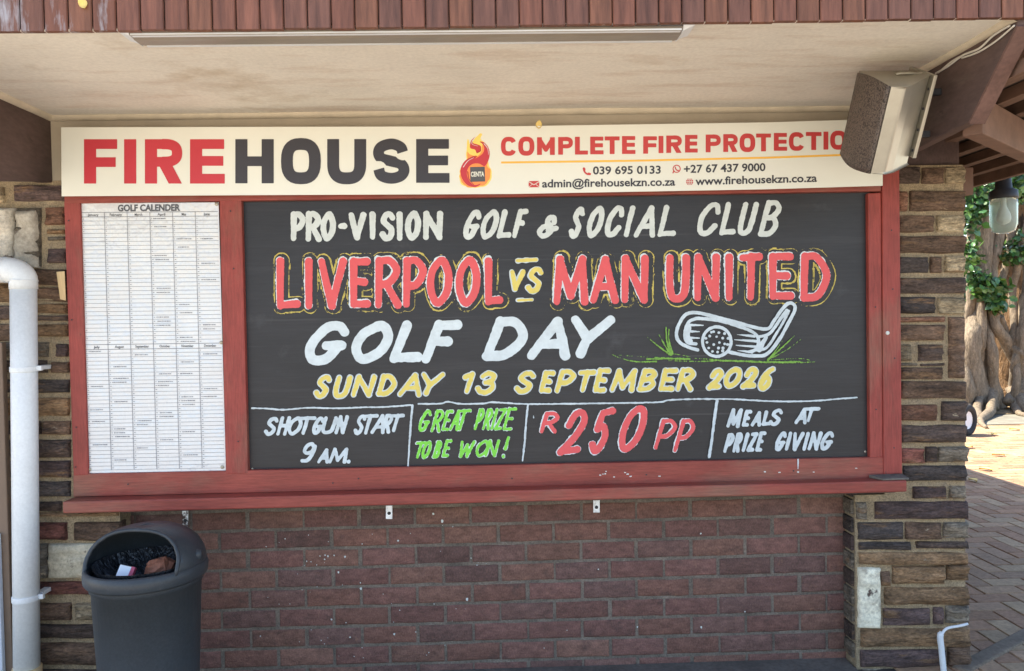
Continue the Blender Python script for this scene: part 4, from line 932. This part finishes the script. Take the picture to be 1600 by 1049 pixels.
pt.poly(cr(ZL([(262,168),(300,175),(335,215),(348,270),(335,330),(308,372),(290,368),(260,352),(215,352),(180,372),(160,410),(160,455),(185,505),(225,530),(275,518),(232,546),(170,535),(128,495),(106,440),(108,385),(140,330),(190,298),(232,292),(225,308),(262,290),(292,262),(302,225),(290,190)]), 3, True))
b = MB(); pt.mesh(b, BY-.0014); obj('red_ribbon', b, M['vred'], lg)
pt = Paint(714, 204, 772, 298, .4)
for L_, r in ((ZL([(225,134),(200,165),(205,192),(250,205)]),.5),(ZL([(300,185),(330,225),(338,280)]),.55),(ZL([(128,380),(165,330),(215,302)]),.6)): pt.stroke(cr(L_, 5), r, .2)
b = MB(); pt.mesh(b, BY-.0017); obj('highlight', b, M['white'], lg)
pt = Paint(714, 204, 772, 298, .4)
for L_, r in ((ZL([(240,262),(272,245),(270,210)]),.7),(ZL([(160,320),(200,296),(238,288),(225,306)]),.6),(ZL([(165,420),(175,480),(215,525)]),.9)): pt.stroke(cr(L_, 5), r, .3)
b = MB(); pt.mesh(b, BY-.00175); obj('dark_edge', b, M['vdkred'], lg)
pt = Paint(728, 255, 764, 290, .4); pt.poly(ZL([(184,380),(306,377),(310,500),(186,504)])); b = MB(); pt.mesh(b, BY-.0020); obj('black_block', b, M['ink'], lg)
b = MB(); text_into(b, 'CENTA', 735.7, 756.6, 276, 275.6, 7.0, BY-.0024, .035); obj('lettering', b, M['vinyl'], lg, label='pale condensed word CENTA')

# ------------------------------------------------------------------ things on and under the eave
# fluorescent batten
FLY = FY+.075
a, c = P(200,58,FLY), P(1078,58,FLY)
lt = thing('batten_light', 'long fluorescent batten light with yellowed diffuser under the soffit edge', 'ceiling light', ((a.x+c.x)/2, FLY, ZS))
xa, xb = P(212,64,FLY).x, P(1062,64,FLY).x
zb_ = P(640,72,FLY+.055).z
b = MB(); b.box(xa-.03, xb+.03, FLY-.03, FLY+.03, ZS-.022, ZS-.004); obj('housing', b, M['white'], lt, bevel=.003)
b = MB(); pr = [(-.045,ZS-.02),(-.045,ZS-.035),(-.03,zb_+.006),(-.012,zb_),(.03,zb_),(.048,zb_+.008),(.055,ZS-.03),(.055,ZS-.02)]
vs = [(xa,FLY+y,z) for y,z in pr]+[(xb,FLY+y,z) for y,z in pr]; nA = len(pr)
b.add(vs, [(i,(i+1)%nA,nA+(i+1)%nA,nA+i) for i in range(nA)]+[tuple(range(nA))[::-1],tuple(range(nA,2*nA))]); obj('diffuser', b, M['diff'], lt, bevel=.003)
b = MB(); b.box(xa+.005, xb-.005, FLY-.046, FLY-.026, zb_+.003, zb_+.0075); b.box(xa+.01, xb-.01, FLY+.05, FLY+.058, zb_+.004, ZS-.022); obj('edge_strip', b, M['white'], lt)
b = MB(); k_ = 0
while xa+.15+k_*.09 < xb-.1:
    x_ = xa+.15+k_*.09+rnd.uniform(0,.05); b.box(x_, x_+rnd.uniform(.02,.06), FLY+.0585, FLY+.0595, zb_+.006, zb_+.012); k_ += 1
obj('slot_marks', b, M['slab'], lt)
for s, x in ((-1,xa),(1,xb)):
    b = MB(); b.hexa([(x,FLY-.035,zb_+.002),(x+s*.012,FLY-.03,zb_+.012),(x+s*.012,FLY+.045,zb_+.012),(x,FLY+.052,zb_+.002),(x,FLY-.047,ZS-.018),(x+s*.036,FLY-.045,ZS-.018),(x+s*.036,FLY+.05,ZS-.018),(x,FLY+.056,ZS-.018)]); obj('end_cap', b, M['white'], lt, bevel=.002)
# loudspeaker on the right beam
TT = math.radians(27); ca_, sa_ = math.cos(TT), math.sin(TT)
AU = Vector((.02,-sa_,ca_)).normalized(); BF_ = Vector((0,-ca_,-sa_)); AX = Vector((1,0,0))
o0 = PD(1342,114,2.60)                       # far top edge of the grille
sp_h, sp_d = .272, .235; XB = XBR-.012-o0.x-.066
def spk(u, v, t): return o0+AX*u+BF_*v-AU*t   # u away from grille towards beam, v towards camera, t down
sk_ = thing('loudspeaker', 'silver grey box loudspeaker with speckled brown grille bracketed to the right beam', 'loudspeaker', spk(.1,.08,sp_h))
prof = [(0,0),(0.0,sp_d),(.042,sp_d+.006),(.085,sp_d-.03),(XB-.012,.10),(XB-.012,-.03),(.02,-.03)]   # (u,v) section
b = MB(); nA = len(prof); NT = 8; vs = []
for i in range(NT+1):
    t = i/NT; bow = 0
    for (u,v) in prof: vs.append(spk(u, v, sp_h*t+(.012*(v/sp_d) if i == NT else 0)*0 + (.018*math.sin(math.pi*min(max(v/sp_d,0),1))*(t-.5)*2*.6)))
b.add(vs, [(i*nA+q, i*nA+(q+1)%nA, (i+1)*nA+(q+1)%nA, (i+1)*nA+q) for i in range(NT) for q in range(1,nA)]+[tuple(range(nA)),tuple(range(NT*nA,NT*nA+nA))[::-1]])
obj('cabinet', b, M['silver'], sk_, bevel=.006)
b = MB(); nu = 10; vs = []
for i in range(13):
    for q in range(nu+1):
        s = q/nu; t = i/12; vs.append(spk(-.004-.012*math.sin(math.pi*s)*1.0, s*sp_d, sp_h*t+.018*math.sin(math.pi*s)*(t-.5)*2*.6))
W = nu+1; b.add(vs, [(i*W+q, (i+1)*W+q, (i+1)*W+q+1, i*W+q+1) for i in range(12) for q in range(nu)], smooth=True)
obj('grille', b, M['grille'], sk_, solid=.003)
b = MB(); b.hexa([spk(XB-.012,-.04,-.012),spk(XB,-.04,-.012),spk(XB,.125,-.012),spk(XB-.012,.125,-.012),spk(XB-.012,-.04,sp_h*.94),spk(XB,-.04,sp_h*.94),spk(XB,.125,sp_h*.94),spk(XB-.012,.125,sp_h*.94)][::-1]); fl_ = obj('back_plate', b, M['silver'], sk_, bevel=.002)
b = MB()
for t in (.06, .20):
    b = MB(); b.beam(spk(XB-.004,.03,t), spk(XB+.075,.03,t), .02, .02); obj('mounting_arm', b, M['lampcap'], sk_)
for t in (.12,.35,.6,.85):
    b = MB(); b.lathe([(0,.003),(.004,.002),(.005,0)], spk(XB-.013,.113,sp_h*t), 8, axis=(-1,0,0)); obj('screw', b, M['lampcap'], fl_)
b = MB(); b.tube(cr([spk(.10,.05,-.002), spk(.12,.05,-.006), spk(XB-.03,.05,-.005), spk(XB,.045,-.006)], 5), .005, 8); obj('bracket', b, M['silver'], sk_)
# white cables along the beam
b = MB()
def cab(pts, r=.0035): b.tube(cr([PX(x,y,XBR-.006) for x,y in pts], 6), r, 6)
cab([(1578,40),(1552,56),(1530,76),(1504,87),(1481,104),(1462,115)]); cab([(1585,40),(1558,63),(1530,81),(1503,91)], .003); cab([(1502,88),(1486,97),(1466,114)], .003)
tag(obj('cable', b, M['cable']), 'white loudspeaker cables clipped along the top of the dark right beam', 'cable')
# downpipe
DP = -.115
dp = thing('downpipe', 'white plastic drain downpipe with elbow on the left stone pier', 'downpipe', P(43,1049,DP))
b = MB(); t0 = P(36.5,438,DP); rp = (P(56,560,DP)-P(18,560,DP)).length/2
b.tube([P(36.5,437,DP), P(39,700,DP), P(42,1060,DP)], rp, 28); obj('pipe', b, M['pvc'], dp)
b = MB(); el = P(9,422,DP)
path = [(t0.x,DP,t0.z-.035)]+[(el.x+(t0.x-el.x)*math.cos(q), DP, t0.z+(el.z-t0.z)*math.sin(q)) for q in [math.pi/2*i/10 for i in range(11)]]+[(el.x-.35,DP,el.z)]
b.tube(path, [rp*1.06]*len(path), 28); obj('elbow', b, M['pvc'], dp)
b = MB(); b.tube([P(9,422,DP)+Vector((0.004,0,0)), P(9,422,DP)-Vector((.004,0,0))], rp*1.09, 28); b.tube([P(36.6,440,DP), P(36.6,437,DP)], rp*1.09, 28); obj('joint_ring', b, M['pvc'], dp)
for y in (577, 934):
    c = P(38 if y < 700 else 41, y, DP); b = MB(); b.tube([c-Vector((0,0,.011)), c+Vector((0,0,.011))], rp*1.07, 28); b.box(c.x+rp*.9, c.x+rp+.02, DP-.004, DP+.012, c.z-.007, c.z+.012); b.box(c.x+rp*.4, c.x+rp+.0, DP+.03, -.005, c.z-.006, c.z+.010)
    obj('pipe_clip', b, M['pvc'], dp, bevel=.002)
b = MB(); b.tube([P(42.4,1042,DP), P(42.6,1075,DP)], rp*1.12, 28); obj('socket', b, M['wedge'], dp)
# white conduit at the right pier foot
b = MB(); CYc = -.055
b.tube(cr([P(1512,975,CYc),P(1500,978,CYc),P(1480,982,CYc),P(1472,990,CYc)], 6), .0055, 10)
b.tube(cr([P(1472,988,CYc),P(1469,995,CYc),P(1471,1015,CYc),P(1475,1055,CYc),P(1478,1085,CYc)], 5), [.009]*3+[.012]*18, 12, wob=.1)
tag(obj('conduit', b, M['pvc']), 'thin white conduit running down the foot of the right stone pier', 'conduit')
# small loose things
def leaf(name, c, ang, L_, lab, Y=-.005):
    b = MB(); vs = []; fs = []
    for i in range(7):
        t = i/6; wv = L_*.38*math.sin(math.pi*min(1,t*1.02))**.8
        for k in (-1,0,1):
            p = Vector((k*wv, -.004*abs(k)+.006*math.sin(t*4), t*L_-L_/2)); vs.append(c+Matrix.Rotation(ang,3,'Y')@p)
    fs = [(i*3+k,i*3+k+1,(i+1)*3+k+1,(i+1)*3+k) for i in range(6) for k in (0,1)]
    b.add(vs, fs, smooth=True); return tag(obj(name, b, M['yleaf'], solid=.0008), lab, 'leaf')
leaf('dry_leaf', P(842,195,-.078), .1, .034, 'small dry yellow leaf tucked behind the top edge of the banner')
leaf('dry_leaf', P(129,5,FY-.006), -.35, .032, 'small dry yellow leaf caught on the peeling fascia boards')
b = MB(); b.hexa([P(94,468,-.03),P(103,470,-.03),P(103,470,-.0),P(94,468,-.0),P(88,425,-.05),P(101,424,-.05),P(101,424,-.0),P(88,425,-.0)]); tag(obj('wood_wedge', b, M['wedge'], bevel=.001), 'raw pine wedge stuck behind the left edge of the red frame', 'wedge')
zs = P(760,767.5,-.115).z; b = MB(); xa, xb = P(1362,750,-.08).x, P(1415,750,-.08).x
b.hexa([(xa+.03,-.112,zs+.001),(xb,-.108,zs+.001),(xb,-.055,zs+.001),(xa,-.055,zs+.001),(xa+.03,-.112,zs+.008),(xb,-.108,zs+.008),(xb,-.055,zs+.016),(xa,-.055,zs+.014)]); tag(obj('slate_piece', b, M['slab'], bevel=.002), 'flat grey offcut lying on the right end of the red sill', 'offcut')
# brown door frame at the far left
b = MB(); px0, px1 = P(-22,800,-.10).x, P(11.5,800,-.10).x
df_ = thing('door_frame', 'brown door frame post with pale door edge at the left border', 'door frame', (px0, -.1, 0))
b.box(px0, px1, -.10, -.07, 0, P(6,535,-.10).z); obj('post', b, M['bpost'], df_, bevel=.004)
b = MB(); b.box(px0-.7, px1-.024, -.125, -.103, .02, P(3,835,-.12).z); obj('door_leaf', b, M['bwhite'], df_, bevel=.003)

# ------------------------------------------------------------------ litter bin
BC = Vector((P(233,1000,-.33).x, -.33, 0)); wpx = (P(315,990,-.33)-P(155,990,-.33)).length/2
zrim = P(235,918,-.33-wpx).z
bi = thing('litter_bin', 'charcoal plastic litter bin with hooded lid standing under the sill', 'litter bin', BC)
b = MB(); b.lathe([(0,.01),(wpx*.84,.01),(wpx*.86,.03),(wpx*.93,zrim*.45),(wpx*1.0,zrim*.93),(wpx*1.03,zrim*.93),(wpx*1.03,zrim*.99),(wpx*.97,zrim*.99),(wpx*.92,zrim*.6)], BC, 56); obj('body', b, M['binp'], bi)
# lid: a hood cut open towards the front left
Rl = wpx*1.09; Hl = P(255,816,-.33+.05).z-zrim
bmh = bmesh.new(); rings = []
NTH = 72; prof = []
for i in range(15):
    a = math.pi/2*i/14; prof.append((max(.0005, Rl*math.cos(a)**.74), zrim+.02+(Hl-.02)*math.sin(a)**.95))
for (r, z) in prof: rings.append([bmh.verts.new((BC.x+r*math.cos(2*math.pi*k/NTH), BC.y+r*math.sin(2*math.pi*k/NTH), z)) for k in range(NTH)])
for i in range(len(rings)-1):
    for k in range(NTH): bmh.faces.new((rings[i][k], rings[i][(k+1)%NTH], rings[i+1][(k+1)%NTH], rings[i+1][k]))
fd = Vector((-.13,-.99,0)).normalized(); side = Vector((-fd.y, fd.x, 0))
pln = (fd+Vector((0,0,.42))).normalized(); pc = Vector((BC.x-.02,BC.y,zrim+.035))+fd*(Rl*.50)
geom = bmh.verts[:]+bmh.edges[:]+bmh.faces[:]
res = bmesh.ops.bisect_plane(bmh, geom=geom, plane_co=pc, plane_no=pln, clear_outer=True)
cut = [e for e in res['geom_cut'] if isinstance(e, bmesh.types.BMEdge)]
adj = {}
for e in cut:
    a_, b_ = e.verts; adj.setdefault(a_, []).append(b_); adj.setdefault(b_, []).append(a_)
start = [v for v in adj if len(adj[v]) == 1]; loop = []
if start:
    v = start[0]; prev = None
    while v is not None:
        loop.append(v.co.copy()); nxt = [q for q in adj[v] if q is not prev]; prev, v = v, (nxt[0] if nxt else None)
b = MB(); b.add([v.co.copy() for v in bmh.verts], [], smooth=True); bmh.verts.index_update()
for f in bmh.faces: b.f.append(tuple(v.index for v in f.verts)); b.t.append((1,1,1)); b.smooth.append(True)
bmh.free()
lid = obj('lid', b, M['binlid'], bi, solid=.006)
b = MB()
if len(loop) > 3: b.tube(loop[::2]+[loop[-1]], .0075, 8)
obj('opening_lip', b, M['binlid'], lid)
b = MB(); b.lathe([(Rl*.95,zrim-.022),(Rl*1.0,zrim-.022),(Rl*1.035,zrim-.012),(Rl*1.045,zrim+.012),(Rl*1.02,zrim+.028),(Rl*.985,zrim+.034),(Rl*.95,zrim+.03),(Rl*.93,zrim-.01)], BC, 64); obj('lid_rim', b, M['binlid'], lid)
c = BC+fd*Rl*1.0+side*.0+Vector((0,0,zrim-.03)); b = MB(); c = c-fd*.035; b.tube(cr([c-side*.05+fd*.0, c-side*.02+fd*.006, c+side*.02+fd*.006, c+side*.04], 5), .006, 8); b.lathe([(0,.012),(.010,.010),(.012,0)], c+side*.045, 10, axis=fd); obj('latch', b, M['lampcap'], lid)
c = BC+Vector((Rl*1.03,-.02,zrim+.06)); b = MB(); b.lathe([(0,.02),(.018,.018),(.022,0)], c-Vector((.02,0,0)), 14, axis=(1,0,0)); obj('hinge_cap', b, M['binlid'], lid)
# bag inside
b = MB(); vs = []; n1_, n2_ = 40, 10
for i in range(n2_+1):
    for k in range(n1_):
        a = 2*math.pi*k/n1_; r = wpx*.97*(1-i/n2_*.98); fold = .02*math.sin(a*9)+.012*math.sin(a*17+1)
        vs.append(BC+Vector((r*math.cos(a), r*math.sin(a), zrim+.04-.13*(i/n2_)**.6+fold*(i/n2_)*(1-i/n2_)*2.5)))
b.add(vs, [(i*n1_+k, i*n1_+(k+1)%n1_, (i+1)*n1_+(k+1)%n1_, (i+1)*n1_+k) for i in range(n2_) for k in range(n1_)], smooth=True)
tag(obj('bin_bag', b, M['bag']), 'black plastic bag lining the open litter bin', 'bin bag')
c = BC+fd*.075-side*.075*-1+Vector((0,0,zrim-.02)); c = Vector((P(196,897,-.42).x,-.42,P(196,897,-.42).z))
rb = Matrix.Rotation(.25,3,'Y')@Matrix.Rotation(-.5,3,'X')
b = MB(); ww, hh_, tt = .026,.026,.010
b.hexa([c+rb@Vector(p) for p in ((-ww,-tt,-hh_),(ww,-tt,-hh_),(ww,tt,-hh_),(-ww,tt,-hh_),(-ww,-tt,hh_),(ww,-tt,hh_),(ww,tt,hh_),(-ww,tt,hh_))])
sc_ = tag(obj('sachet_box', b, M['white'], bevel=.002), 'small white and pink packet lying in the open litter bin', 'packet')
b = MB(); b.hexa([c+rb@Vector(p) for p in ((ww*.55,-tt-.001,-hh_),(ww+.001,-tt-.001,-hh_),(ww+.001,tt,-hh_),(ww*.55,tt,-hh_),(ww*.55,-tt-.001,hh_+.001),(ww+.001,-tt-.001,hh_+.001),(ww+.001,tt,hh_+.001),(ww*.55,tt,hh_+.001))]); obj('pink_edge', b, M['pink'], sc_)
c = P(250,887,-.38); b = MB(); vs = []
for i in range(9):
    for k in range(16):
        a, e = 2*math.pi*k/16, math.pi*(i/8-.5); d = Vector((math.cos(a)*math.cos(e), math.sin(a)*math.cos(e), math.sin(e)*.75)); vs.append(c+d*.048*(1+.3*mn.noise(d*2.2)))
b.add(vs, [(i*16+k,i*16+(k+1)%16,(i+1)*16+(k+1)%16,(i+1)*16+k) for i in range(8) for k in range(16)])
tag(obj('crumpled_paper', b, M['carton']), 'crumpled orange brown paper bag in the open litter bin', 'paper')

# ------------------------------------------------------------------ lantern under the passage roof
LD = 4.12; lc = PD(1568,335,LD); lt_ = PD(1571,272,LD); lb_ = PD(1567,365,LD); lr = (PD(1588,335,LD)-PD(1550,335,LD)).length/2
lz = PD(1568,308,LD).z
ln = thing('hanging_lantern', 'dark capped glass jar lantern hanging in the passage beside the fig tree', 'lantern', lb_)
b = MB(); b.lathe([(0,lt_.z-lz+.02),(lr*.55,lt_.z-lz-.02),(lr*.62,.045),(lr*1.0,.032),(lr*1.05,.0),(lr*1.05,-.012),(lr*.8,-.012)], (lc.x,lc.y,lz), 28); b.tube([(lc.x,lc.y,lt_.z),(lc.x,lc.y,ztop+.07)], .012, 10); obj('cap', b, M['lampcap'], ln)
hb = lz-lb_.z; b = MB(); b.lathe([(lr*.95,-.01),(lr*.98,-.04),(lr*.97,-hb*.75),(lr*.80,-hb*.93),(lr*.4,-hb),(0.001,-hb)], (lc.x,lc.y,lz), 28); obj('glass_jar', b, M['glass'], ln, solid=.003)
b = MB(); b.lathe([(.012,-.01),(.014,-.05),(.03,-.085),(.036,-.11),(.03,-.135),(.001,-.148)], (lc.x,lc.y,lz), 20); obj('bulb', b, M['frost'], ln)

# ------------------------------------------------------------------ fig tree and what stands behind it
TD = 11.6
def T3(px, py, d=TD): return PD(px, py, d)
tr = thing('fig_tree', 'old strangler fig with twisted grey roots and glossy leaves beyond the passage', 'tree', (T3(1580,640).x, T3(1580,640).y, .05))
b = MB()
b.tube(cr([T3(1600,668,11.9), T3(1596,600,11.9), T3(1590,520,11.9), T3(1582,430,11.9), T3(1570,340,11.9), T3(1560,240,11.9), T3(1550,120,12.1)], 6), list(np.linspace(.50,.30,37)), 40, wob=.30)
b.tube(cr([T3(1640,640,12.2), T3(1640,480,12.2), T3(1660,330,12.3), T3(1720,150,12.3)], 6), list(np.linspace(.5,.3,19)), 16, wob=.2)
b.tube(cr([T3(1570,400,11.8), T3(1535,300,11.7), T3(1500,200,11.6), T3(1440,60,11.5)], 6), list(np.linspace(.28,.15,19)), 14, wob=.2)
obj('trunk', b, M['bark'], tr)
ROOTS = ((((1530,655),(1524,600),(1520,540),(1524,480),(1536,425),(1540,300)), (.26,.17,.15,.15,.14,.1)), (((1510,655),(1509,600),(1511,530),(1516,460),(1526,300)), (.15,.11,.09,.09,.08)),
    (((1545,640),(1538,600),(1533,550),(1534,500),(1546,310)), (.13,.09,.07,.07,.06)), (((1560,632),(1553,600),(1546,545),(1541,490),(1550,430),(1572,300)), (.13,.08,.065,.07,.07,.06)),
    (((1590,645),(1594,612),(1589,570),(1571,532),(1552,500),(1540,400)), (.10,.08,.07,.075,.07,.06)), (((1574,628),(1579,608),(1583,582),(1589,555),(1598,525),(1612,440)), (.06,.055,.05,.05,.06,.06)),
    (((1606,655),(1600,590),(1602,520),(1612,380)), (.16,.11,.10,.09)), (((1640,585),(1598,552),(1578,535),(1560,495)), (.08,.06,.05,.045)), (((1512,672),(1520,645),(1528,618)), (.05,.07,.08)),
    (((1548,674),(1541,652),(1537,625)), (.04,.07,.09)), (((1503,668),(1512,640),(1518,600)), (.05,.06,.07)), (((1570,668),(1562,640),(1556,612)), (.04,.06,.06)), (((1536,640),(1546,540),(1560,470),(1572,420),(1584,300)), (.05,.05,.05,.05,.045)),
    (((1590,655),(1588,590),(1582,470),(1590,400),(1602,350)), (.07,.05,.055,.05,.04)), (((1514,640),(1526,540),(1534,470),(1530,340)), (.05,.05,.05,.04)))
for ri, (pts, r) in enumerate(ROOTS):
    b = MB(); P3 = [T3(x,y,11.12-.09*((i+ri)%3)) for i,(x,y) in enumerate(pts)]; q = cr(P3, 9); rr_ = np.interp(np.linspace(0,1,len(q)), np.linspace(0,1,len(r)), r)
    q = [p+Vector((.07*mn.noise(Vector((p.z*1.9, ri*7.3, 1))), .05*mn.noise(Vector((p.z*2.2, ri*5.1, 9))), 0)) for p in q]
    b.tube(q, list(rr_*(.82+.18*(ri > 1))), 16, wob=.42); obj('aerial_root', b, M['root'], tr)
for ri, (xa, ya, xb, yb) in enumerate(((1534,640,1506,664),(1550,644,1541,668),(1590,644,1648,664),(1578,642,1618,652),(1522,645,1490,656))):
    A_, B_ = T3(xa,ya,11.1), PZ(xb,yb,.03); A_.z = .34; m1 = A_.lerp(B_,.30); m1.z = .09; m2 = A_.lerp(B_,.68)+Vector((.10*(-1)**ri,0,0)); m2.z = .045
    b = MB(); q = cr([A_, m1, m2, B_], 6); b.tube(q, list(np.linspace(.085,.02,len(q))), 12, wob=.5); obj('ground_root', b, M['root'], tr)
def leaves(mb, c, rad, n, size, rs, pal):
    for i in range(n):
        while True:
            v = Vector((rs.uniform(-1,1), rs.uniform(-1,1), rs.uniform(-1,1)))
            if .25 < v.length < 1: break
        p = c+Vector((v.x*rad[0], v.y*rad[1], v.z*rad[2]))
        d = Vector((rs.gauss(0,1), rs.gauss(0,1), rs.gauss(-.4,.7))).normalized(); s = d.cross(Vector((rs.gauss(0,1),rs.gauss(0,1),rs.gauss(0,1)))).normalized(); up = s.cross(d)
        L_ = size*rs.uniform(.7,1.3); w_ = L_*.36
        vs = [p, p+d*L_*.35+s*w_+up*.15*w_, p+d*L_*.75+s*w_*.7+up*.1*w_, p+d*L_, p+d*L_*.75-s*w_*.7+up*.1*w_, p+d*L_*.35-s*w_+up*.15*w_, p+d*L_*.5-up*.12*w_]
        c_ = rs.choice(pal); k = rs.uniform(.75,1.3)
        mb.add(vs, [(0,1,6),(1,2,6),(2,3,6),(3,4,6),(4,5,6),(5,0,6)], tuple(x*k for x in c_))
PAL = [(.035,.095,.02),(.05,.13,.025),(.03,.075,.025),(.08,.16,.03),(.045,.11,.045)]
rs = random.Random(5); b = MB()
for (x,y,d,r,n_) in ((1532,298,10.9,(.26,.3,.28),170),(1522,335,10.8,(.14,.2,.22),45),(1598,292,11.3,(.25,.3,.22),120),(1586,395,11,(.26,.25,.18),130),(1597,370,11,(.14,.2,.12),50),(1553,452,10.8,(.22,.22,.2),130),(1530,440,10.8,(.2,.22,.2),90),(1516,400,10.7,(.10,.2,.32),90),(1512,330,10.9,(.2,.2,.4),110),(1572,300,11.2,(.3,.3,.25),120),(1540,400,11.3,(.24,.2,.2),40),(1560,478,10.8,(.12,.15,.12),45),
                  (1545,180,11.5,(1.3,1,.9),700),(1640,200,11.5,(1.4,1,1.1),700),(1560,60,11.8,(2.2,1.4,1),900),(1720,330,11.6,(.8,.8,1),250)):
    leaves(b, T3(x,y,d), r, n_, .115, rs, PAL)
obj('crown', b, M['leafy'], tr)
# shrubs behind
gw = MB(); gw.box(3, 16, 13.6, 13.9, 0, 2.3); gw.box(2.95, 16.05, 13.55, 13.95, 2.302, 2.38); tag(obj('garden_wall', gw, M['garden'], bevel=.01), 'cream garden wall in the sun behind the fig tree', 'wall')
for i, (x, y, h) in enumerate(((5.6,12.4,2.2),(7.2,12.9,3.4),(9.4,12.8,3.0))):
    s = thing('shrub', ['dark leafy shrub against the garden wall nearest the stone pier','tall leafy shrub directly behind the fig tree trunk','broad leafy shrub behind the fig tree on its far right'][i], 'shrub', (x,y,.05), 'shrubs along the garden wall')
    b = MB(); b.tube([(x,y,.0),(x+.05,y,h*.4),(x,y,h*.7)], [.06,.05,.02], 8); obj('stem', b, M['bark'], s)
    b = MB()
    for k in range(9): leaves(b, Vector((x+rs.uniform(-.7,.7), y+rs.uniform(-.3,.3), h*rs.uniform(.35,.95))), (.5,.4,.45), 110, .17, rs, PAL)
    obj('crown', b, M['leafy'], s)
# wheel peeping round the pier
wc = PZ(1512,682,0); wd_ = (Vector((wc.x,wc.y,0))-Vector((0,CAMLOC.y,0))); wr = .19
cw = Vector((PD(1511,660,wc.y+3.2).x, wc.y, wr))
tw = thing('trolley_wheel', 'black rubber trolley wheel just showing past the right stone pier', 'wheel', (cw.x,cw.y,0))
ax = Vector((.55,-.83,0)).normalized()
b = MB(); k = 28; vs = []; s = ax.cross(Vector((0,0,1)))
pts = [cw+s*math.cos(2*math.pi*i/k)*(wr-.045)+Vector((0,0,math.sin(2*math.pi*i/k)*(wr-.045))) for i in range(k+1)]
b.tube(pts, .045, 10, cap=False); obj('tyre', b, M['rubber'], tw)
b = MB(); b.lathe([(0.001,.02),(.04,.022),(.1,.012),(wr-.08,.02),(wr-.07,-.02),(.001,-.02)], cw, 20, axis=ax); obj('rim', b, M['white'], tw)
b = MB(); b.tube([cw-ax*.02, cw+ax*-.35], .015, 8); obj('axle', b, M['lampcap'], tw)
# fallen leaves on the sunlit paving
proto = None
for i, (x, y) in enumerate(((1553,680),(1560,712),(1520,752),(1515,700),(1585,672),(1540,735))):
    p = PZ(x, y, .018)
    if proto is None:
        b = MB(); vs = []
        for a in range(6):
            t = a/5; wv = .035*math.sin(math.pi*t)
            for k in (-1,0,1): vs.append((k*wv, t*.11-.055, .004+abs(k)*.014+.01*math.sin(t*3)))
        b.add(vs, [(a*3+k,a*3+k+1,(a+1)*3+k+1,(a+1)*3+k) for a in range(5) for k in (0,1)], smooth=True)
        proto = obj('fallen_leaf', b, M['yleaf']); o = proto
    else:
        o = proto.copy(); COL.objects.link(o)
    o.location = p; o.rotation_euler = (0,0,rnd.uniform(0,6))
    tag(o, 'dry curled leaf lying on the paving beyond the right stone pier', 'leaf', 'fallen leaves on the paving')
